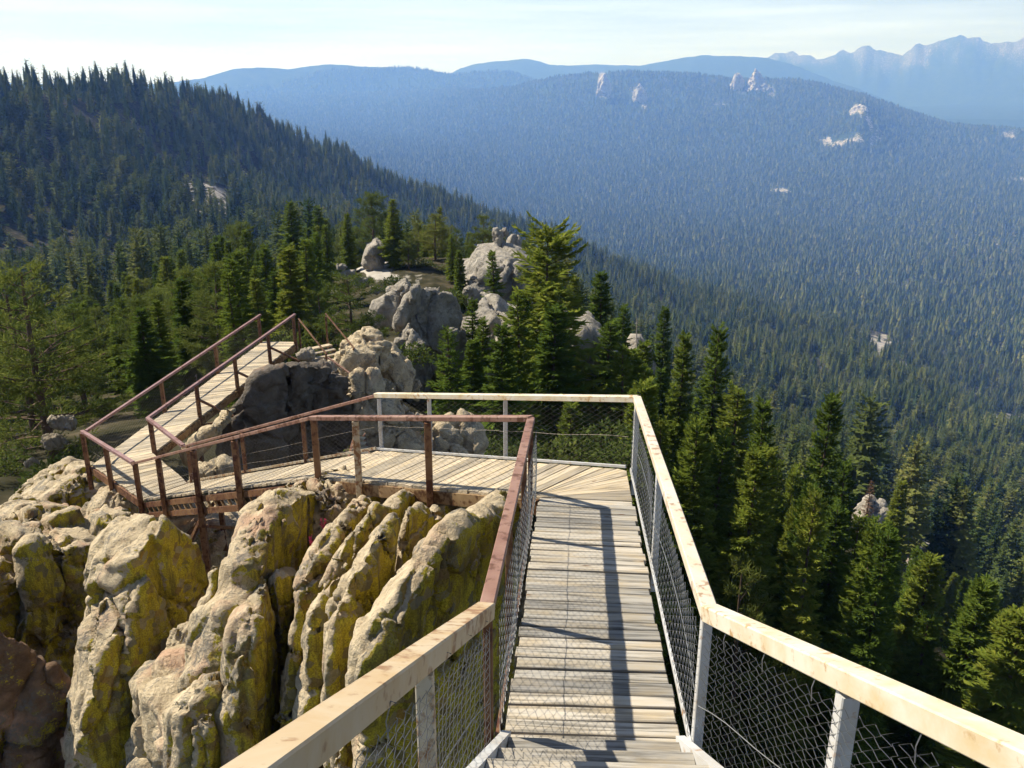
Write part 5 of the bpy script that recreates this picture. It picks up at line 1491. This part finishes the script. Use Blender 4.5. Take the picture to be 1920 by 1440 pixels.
# woods whose single trees look alike
rg = random.Random(21)
def wood(n, x0, x1, d0, d1, top, keys, label, group, hmin=7, hmax=20, sep=2.6, fat=1.1):
    k = tries = 0
    while k < n and tries < n*60:
        tries += 1
        px = rg.uniform(x0, x1); d = math.sqrt(rg.uniform(d0*d0, d1*d1))
        r = ray(px, 700); az = math.atan2(r[0], r[1])
        x, y = d*math.sin(az), d*math.cos(az)
        if any((x-a)**2 + (y-b_)**2 < sep*sep for a, b_ in TREE_XY):
            continue
        z = gz(x, y)
        h = rg.uniform(hmin, hmax)
        qx, qy, _ = project(x, y, z+h)
        lim = top(qx)
        if qy < lim:
            h2 = h - (lim-qy)*d/FPX
            if h2 < hmin*0.6:
                continue
            h = h2
        key = rg.choice(keys)
        crown, trunk, HH = PROTO[key]
        o = thing(_names[key[:4].rstrip('0123456789')], label, 'tree', (x, y, z-0.1), group)
        s = h/HH; w = fat*min(1.3, max(0.8, (1/s)**0.3))*rg.uniform(0.85, 1.15)
        o.scale = (s*w, s*w, s); o.rotation_euler = (rg.uniform(-.03, .03), rg.uniform(-.03, .03), rg.uniform(0, 6.28))
        for nm, me in (('trunk', trunk), ('crown', crown)):
            c = bpy.data.objects.new(nm, me); COL.objects.link(c); c.parent = o
        TREE_XY.append((x, y)); k += 1
        pz = project(x, y, z + h)
        MEMBERS.append((o, pz[0], h, {'fir': 'fir', 'sli': 'slender fir', 'pin': 'pine'}[key[:3]], label, group))
ip = lambda *q: (lambda x: float(np.interp(x, [a for a, _ in q], [b_ for _, b_ in q])))
wood(74, -120, 620, 36, 92, ip((-120, 560), (100, 570), (300, 540), (420, 470), (620, 430)), ['fir0', 'fir2', 'fir1', 'slim1', 'fir3', 'slim0', 'pine0'], 'conifer in the sunlit wood beyond the upper ramp', 'sunlit wood beyond the upper ramp', 6, 15, 2.0)
wood(46, -120, 640, 92, 160, ip((-120, 560), (100, 540), (300, 480), (420, 430), (540, 372), (640, 385)), ['fir0', 'fir2', 'fir3', 'fir1', 'pine2'], 'conifer in the back wood above the upper ramp', 'back rows of the wood above the upper ramp', 10, 20, 3.0)
wood(24, 600, 1050, 80, 140, ip((600, 420), (700, 400), (860, 430), (980, 450), (1050, 500)), ['fir0', 'fir2', 'pine0', 'slim0'], 'conifer along the back of the rocky knoll', 'trees along the back of the rocky knoll', 6, 14, 3.2)
wood(24, 860, 1230, 34, 60, ip((860, 640), (960, 600), (1100, 560), (1230, 700)), ['fir1', 'fir2', 'slim0', 'slim1', 'fir0'], 'fir in the shaded hollow behind the platform rail', 'shaded hollow behind the platform', 8, 17, 2.4)
wood(40, 1180, 1700, 36, 74, ip((1180, 780), (1300, 800), (1450, 850), (1600, 960), (1700, 1010)), ['fir0', 'fir1', 'fir2', 'slim0', 'slim1'], 'fir in the dark stand below the long handrail', 'dark stand below the long handrail', 16, 27, 2.6, 0.85)
wood(34, 1560, 2060, 40, 130, ip((1560, 980), (1700, 1010), (1800, 1080), (1920, 1130), (2060, 1150)), ['fir0', 'fir2', 'fir1', 'fir3', 'slim1'], 'conifer on the spur above the white handrail', 'trees on the spur above the white handrail', 9, 20, 3.2)
for k, (px, py, d, h, lab) in enumerate(((432, 560, 60, 9, 'bleached dead snag behind the upper ramp rails'), (340, 700, 45, 7, 'broken grey snag below the upper ramp rails'), (1160, 600, 78, 8, 'grey snag leaning on the lip of the cliff'), (1205, 590, 80, 7, 'thin bare trunk between the cliff lip and the firs'))):
    T = at_h(px, py, d)
    o = link('dead_snag', SNAG, None, V(T - UP*h)); o.scale = (h/10,)*3; o.rotation_euler = (0.05, 0.08*(k % 2), k)
    tag(o, lab, 'tree')
# shrubs between the rocks
def shrub_geo(seed):
    rng = np.random.default_rng(seed)
    n = 520
    c = unit(rng.normal(size=(n, 3)))*np.array([1, 1, 0.7])*(rng.random(n)**0.4)[:, None]
    c[:, 2] = np.abs(c[:, 2])
    d = unit(c + rng.normal(size=(n, 3))*0.7)
    side = unit(np.cross(d, rng.normal(size=(n, 3))))
    L = rng.uniform(0.10, 0.24, n)
    P, F = rhombs(c, d, side, L, L*0.5, rng)
    LP, LF = limbs([(np.array([0, 0, -0.1]), c[i]*0.5, c[i]*0.95, 0.02) for i in range(14)])
    return mesh_np('shrub', np.concatenate([P, LP]), [np.concatenate([F, LF + len(P)])], None, mats=[M['shrub'], M['bark']], midx=np.concatenate([np.zeros(n), np.ones(len(LF))]))
SHR = [shrub_geo(s) for s in (1, 2, 3)]
for k, (px, py, d, s, lab) in enumerate(((845, 555, 60, 1.3, 'yellow green shrub in the crack beside the leaning dome'), (1145, 820, 27, 1.4, 'yellow green shrub seen through the platform corner netting'), (1170, 850, 25, 1.0, 'small shrub at the foot of the corner post'),
                                         (100, 885, 27, 1.0, 'low shrub at the foot of the edge pine'), (150, 860, 30, 1.2, 'low shrub behind the tilted slab'), (900, 845, 27, 1.2, 'leafy shrub right of the low pale block'), (960, 850, 26, 1.1, 'leafy shrub under the middle of the outer rail'),
                                         (1060, 850, 27, 1.3, 'leafy shrub left of the corner netting'), (545, 640, 44, 1.6, 'bright shrub at the end of the upper ramp'), (770, 660, 38, 1.1, 'small shrub below the granite hump'))):
    T = at_h(px, py, d)
    o = link('shrub', SHR[k % 3], None, V(T - UP*s*0.4)); o.scale = (s, s, s); o.rotation_euler = (0, 0, k*1.3)
    tag(o, lab, 'shrub')
nb_ = 0
for k in range(400):
    px_ = rg.uniform(-60, 1000); d_ = rg.uniform(28, 100)
    r_ = ray(px_, 700); a_ = math.atan2(r_[0], r_[1]); x_, y_ = d_*math.sin(a_), d_*math.cos(a_)
    if nb_ >= 44:
        break
    nb_ += 1
    s_ = rg.uniform(0.5, 1.3)
    o = link('shrub', SHR[k % 3], None, (x_, y_, gz(x_, y_)-0.05)); o.scale = (s_*1.3, s_*1.3, s_); o.rotation_euler = (0, 0, rg.uniform(0, 6))
    tag(o, 'shrub ' + ('under the wood beyond the upper ramp' if px_ < 600 else 'on the ground of the rocky knoll'), 'shrub', 'low shrubs ' + ('under the wood' if px_ < 600 else 'of the rocky knoll'))
    MEMBERS.append((o, project(x_, y_, gz(x_, y_))[0], s_, 'low shrub', o['label'], o['group']))
for k, (px, py, Y) in enumerate(((582, 1020, 8.2), (606, 985, 8.6))):
    T = at(px, py, Y)
    mb = MB(); pr = random.Random(k)
    for j in range(11):
        q = T + np.array([pr.uniform(-.03, .03), pr.uniform(-.03, .03), pr.uniform(-.02, .09)])
        mb.add([q, q + np.array([pr.uniform(-.02, .02), pr.uniform(-.02, .02), .03]), q + np.array([pr.uniform(-.03, .03), 0.01, .015])], [(0, 1, 2)])
        mb.tube([T - UP*0.1, (T+q)/2, q], 0.003, 3)
    fm, fnt, fbs = new_mat('crimson petals'); fbs.inputs['Base Color'].default_value = (0.30, 0.02, 0.06, 1)
    o = mb.build('wildflower', fm); tag(o, ('tiny crimson wildflower tuft low in the groove between fins', 'tiny crimson wildflower tuft high in the groove between fins')[k], 'flower')

# ------------------------------------------------------------------ the forest
fr = np.random.default_rng(77)
def scatter(d0, d1, spacing, az_lim=0.66):
    area = az_lim*(d1*d1-d0*d0)
    n = int(area/spacing**2)
    az = fr.uniform(-az_lim, az_lim, n); d = np.sqrt(fr.uniform(d0*d0, d1*d1, n))
    return d*np.sin(az), d*np.cos(az), d
xs, ys, dd = [], [], []
for d0, d1, sp in ((150, 420, 8.6), (420, 1400, 8.4), (1400, 2600, 11.5), (2600, 4500, 13.0), (4500, 7000, 16.0), (7000, 9000, 19.0), (9000, 10500, 24.0)):
    a = scatter(d0, d1, sp)
    xs.append(a[0]); ys.append(a[1]); dd.append(a[2])
xs, ys, dd = (np.concatenate(q) for q in (xs, ys, dd))
zz = sample_z(xs, ys)
px, py, dep = project(xs, ys, zz)
hgt = np.clip(fr.normal(21, 6.5, len(xs)), 7, 33)*np.interp(dd, [150, 600, 1300, 3000], [0.7, 0.78, 0.85, 1.05])
keep = (px > -160) & (px < 2080) & ((dd < 9000) | (px < 1080))
# trees close behind the knoll and the ramps stay below the tops the photograph shows there
lim_top = np.where(dd < 420, np.interp(px, [-200, 0, 200, 400, 560, 760, 900, 1100, 1300, 1500, 1700, 2000], [500, 480, 440, 420, 385, 400, 430, 500, 600, 700, 780, 850]), -1e4)
qx_, qy_, qd_ = project(xs, ys, zz+hgt)
hgt = np.where(qy_ < lim_top, hgt - (lim_top-qy_)*dd/FPX, hgt)
keep &= hgt > 5
rmk = rock_mask(xs, ys, zz)
keep &= fr.random(len(xs)) > rmk*1.15
dens = fbm(xs/70, ys/70, xs*0, 3)
keep &= (fr.random(len(xs)) < np.clip(0.86 + dens*1.2, 0.25, 1))
hgt *= np.clip(1 + dens*0.5, 0.7, 1.25)
# what the ground in front hides for good is left out
el_g = np.maximum.accumulate((ZF)/RAD[None, :], axis=1)
azs = np.arctan2(xs, ys)
ai = np.clip(((azs-AZ_F[0])/(AZ_F[1]-AZ_F[0])).astype(int), 0, len(AZ_F)-1)
ri = np.clip((np.log(dd*0.93/RAD[0])/math.log(RAD[1]/RAD[0])).astype(int), 0, NR-1)
keep &= ((zz+hgt*1.15)/dd > el_g[ai, ri] - 0.003)
xs, ys, zz, dd, hgt, px, py = (q[keep] for q in (xs, ys, zz, dd, hgt, px, py))
lod = np.where(dd < 700, 0, np.where(dd < 1700, 1, 2))
protos = bpy.data.collections.new('forest_prototypes')
PCOUNT = [5, 4, 4]
plist = []
def forest_proto(i, lvl, s):
    if lvl == 0:
        g = fir_geo(100+s, 1.0*20, [4.4, 5.2, 3.9, 5.8, 5.0][s], 130, 4, wfac=0.60, start=0.04, core=0.40, sparse=0.12, lscale=1.15, power=[0.8, 0.7, 0.8, 0.5, 0.62][s])
    elif lvl == 1:
        g = fir_geo(200+s, 20, [5.2, 6.2, 4.6, 6.8][s], 60, 2, wfac=0.75, start=0.03, core=0.58, lscale=1.2, power=[0.8, 0.65, 0.8, 0.5][s])
    else:
        g = fir_geo(300+s, 20, [5.6, 6.6, 5.0, 7.0][s], 18, 1, wfac=1.1, start=0.03, core=0.72, lscale=1.7)
    cp, cf, tp, tf = g
    nq = [len(f) for f in cf]
    P = np.concatenate([cp, tp])/20.0
    faces = cf + [tf + len(cp)]
    # quads and triangles must keep their material order
    mi = np.concatenate([np.zeros(sum(nq)), np.ones(len(tf))])
    return mesh_np('forest_conifer', P, faces, None, mats=[M['forest_warm' if s % 2 else 'forest'], M['bark']], midx=mi)
for lvl in range(3):
    for s in range(PCOUNT[lvl]):
        me = forest_proto(len(plist), lvl, s)
        o = bpy.data.objects.new('forest_conifer_%02d' % len(plist), me)
        protos.objects.link(o)
        plist.append(me)
offs = np.array([0, PCOUNT[0], PCOUNT[0]+PCOUNT[1]])
pidx = offs[lod] + (fr.random(len(xs))*np.array(PCOUNT)[lod]).astype(int)
wid = fr.uniform(0.8, 1.25, len(xs))*np.interp(dd, [0, 1500, 8000], [1.0, 1.05, 1.45])
rotz = fr.uniform(0, 6.283, len(xs))
# the largest in view stand as single trees, the rest as one forest
inview = (px > -10) & (px < 1930) & (py > 60) & (py < 1440)
el_t = np.maximum.accumulate((ZF + np.where(RAD[None, :] > 140, 10, 3))/RAD[None, :], axis=1)
ri2 = np.clip((np.log(dd*0.97/RAD[0])/math.log(RAD[1]/RAD[0])).astype(int), 0, NR-1)
ai2 = np.clip(((np.arctan2(xs, ys)-AZ_F[0])/(AZ_F[1]-AZ_F[0])).astype(int), 0, len(AZ_F)-1)
clear = (zz + hgt*0.6)/dd > el_t[ai2, ri2]
score = np.where(inview & clear, hgt/dd, 0)
single = np.argsort(-score)[:max(0, 296-len(TREE_XY))]
is_single = np.zeros(len(xs), bool); is_single[single] = True
for i in single:
    o = link('forest_conifer', plist[pidx[i]], None, (float(xs[i]), float(ys[i]), float(zz[i])-0.3))
    h = float(hgt[i])
    o.scale = (h*float(wid[i]), h*float(wid[i]), h); o.rotation_euler = (0, 0, float(rotz[i]))
    if px[i] < 900:
        tag(o, 'conifer on the lower slope of the wooded ridge', 'tree', 'conifers on the lower slope of the wooded ridge')
        MEMBERS.append((o, float(px[i]), h, 'conifer', o['label'], o['group']))
    else:
        tag(o, 'conifer on the slope below the spur', 'tree', 'conifers on the slope falling to the valley')
        MEMBERS.append((o, float(px[i]), h, 'conifer', o['label'], o['group']))
single_out()
rest = ~is_single
fme = bpy.data.meshes.new('forest')
pts_ = np.stack([xs, ys, zz-0.3], 1)[rest].astype(np.float32)
fme.vertices.add(len(pts_))
fme.vertices.foreach_set('co', pts_.ravel())
for nm, ty, arr in (('proto', 'INT', pidx[rest].astype(np.int32)), ):
    q = fme.attributes.new(nm, ty, 'POINT'); q.data.foreach_set('value', arr)
sc3 = np.stack([hgt*wid, hgt*wid, hgt], 1)[rest].astype(np.float32)
q = fme.attributes.new('size', 'FLOAT_VECTOR', 'POINT'); q.data.foreach_set('vector', sc3.ravel())
ro3 = np.stack([rotz*0, rotz*0, rotz], 1)[rest].astype(np.float32)
q = fme.attributes.new('turn', 'FLOAT_VECTOR', 'POINT'); q.data.foreach_set('vector', ro3.ravel())
forest = link('forest', fme)
forest['kind'] = 'stuff'
forest['label'] = 'unbroken conifer forest covering the ridge, the valley and the far mountain'
ng = bpy.data.node_groups.new('forest_instances', 'GeometryNodeTree')
ng.interface.new_socket('Geometry', in_out='INPUT', socket_type='NodeSocketGeometry')
ng.interface.new_socket('Geometry', in_out='OUTPUT', socket_type='NodeSocketGeometry')
gi, go = ng.nodes.new('NodeGroupInput'), ng.nodes.new('NodeGroupOutput')
m2p = ng.nodes.new('GeometryNodeMeshToPoints')
ci = ng.nodes.new('GeometryNodeCollectionInfo')
ci.inputs['Collection'].default_value = protos
ci.inputs['Separate Children'].default_value = True
ci.inputs['Reset Children'].default_value = True
iop = ng.nodes.new('GeometryNodeInstanceOnPoints')
iop.inputs['Pick Instance'].default_value = True
def named(n_, t_):
    q = ng.nodes.new('GeometryNodeInputNamedAttribute'); q.data_type = t_; q.inputs['Name'].default_value = n_
    return [s for s in q.outputs if s.enabled and s.name == 'Attribute'][0]
ng.links.new(gi.outputs[0], m2p.inputs['Mesh'])
ng.links.new(m2p.outputs[0], iop.inputs['Points'])
ng.links.new(ci.outputs[0], iop.inputs['Instance'])
ng.links.new(named('proto', 'INT'), iop.inputs['Instance Index'])
e2r = ng.nodes.new('FunctionNodeEulerToRotation')
ng.links.new(named('turn', 'FLOAT_VECTOR'), e2r.inputs[0])
ng.links.new(e2r.outputs[0], iop.inputs['Rotation'])
ng.links.new(named('size', 'FLOAT_VECTOR'), iop.inputs['Scale'])
ng.links.new(iop.outputs[0], go.inputs[0])
mod = forest.modifiers.new('forest', 'NODES')
mod.node_group = ng
print('forest trees', len(pts_), 'single', int(is_single.sum()), 'near', len(TREE_XY))

# ------------------------------------------------------------------ haze
zmin = float(gzz.min()) - 1.0
zmax = max(float(gzz.max()), 2.0) + 30
mb = MB()
X_ = 18000
mb.box8([(-X_, -X_, zmin), (X_, -X_, zmin), (X_, X_, zmin), (-X_, X_, zmin), (-X_, -X_, zmax), (X_, -X_, zmax), (X_, X_, zmax), (-X_, X_, zmax)])
hm = bpy.data.materials.new('haze')
hm.use_nodes = True
hn = hm.node_tree
hn.nodes.remove(hn.nodes['Principled BSDF'])
pv = hn.nodes.new('ShaderNodeVolumePrincipled')
pv.inputs['Color'].default_value = (0.20, 0.40, 1.0, 1)
pv.inputs['Absorption Color'].default_value = (1, 1, 1, 1)
pv.inputs['Density'].default_value = 1.2e-4
pv.inputs['Anisotropy'].default_value = 0.2
hn.links.new(pv.outputs[0], hn.nodes['Material Output'].inputs['Volume'])
hz = mb.build('haze', hm)
hz['kind'] = 'stuff'
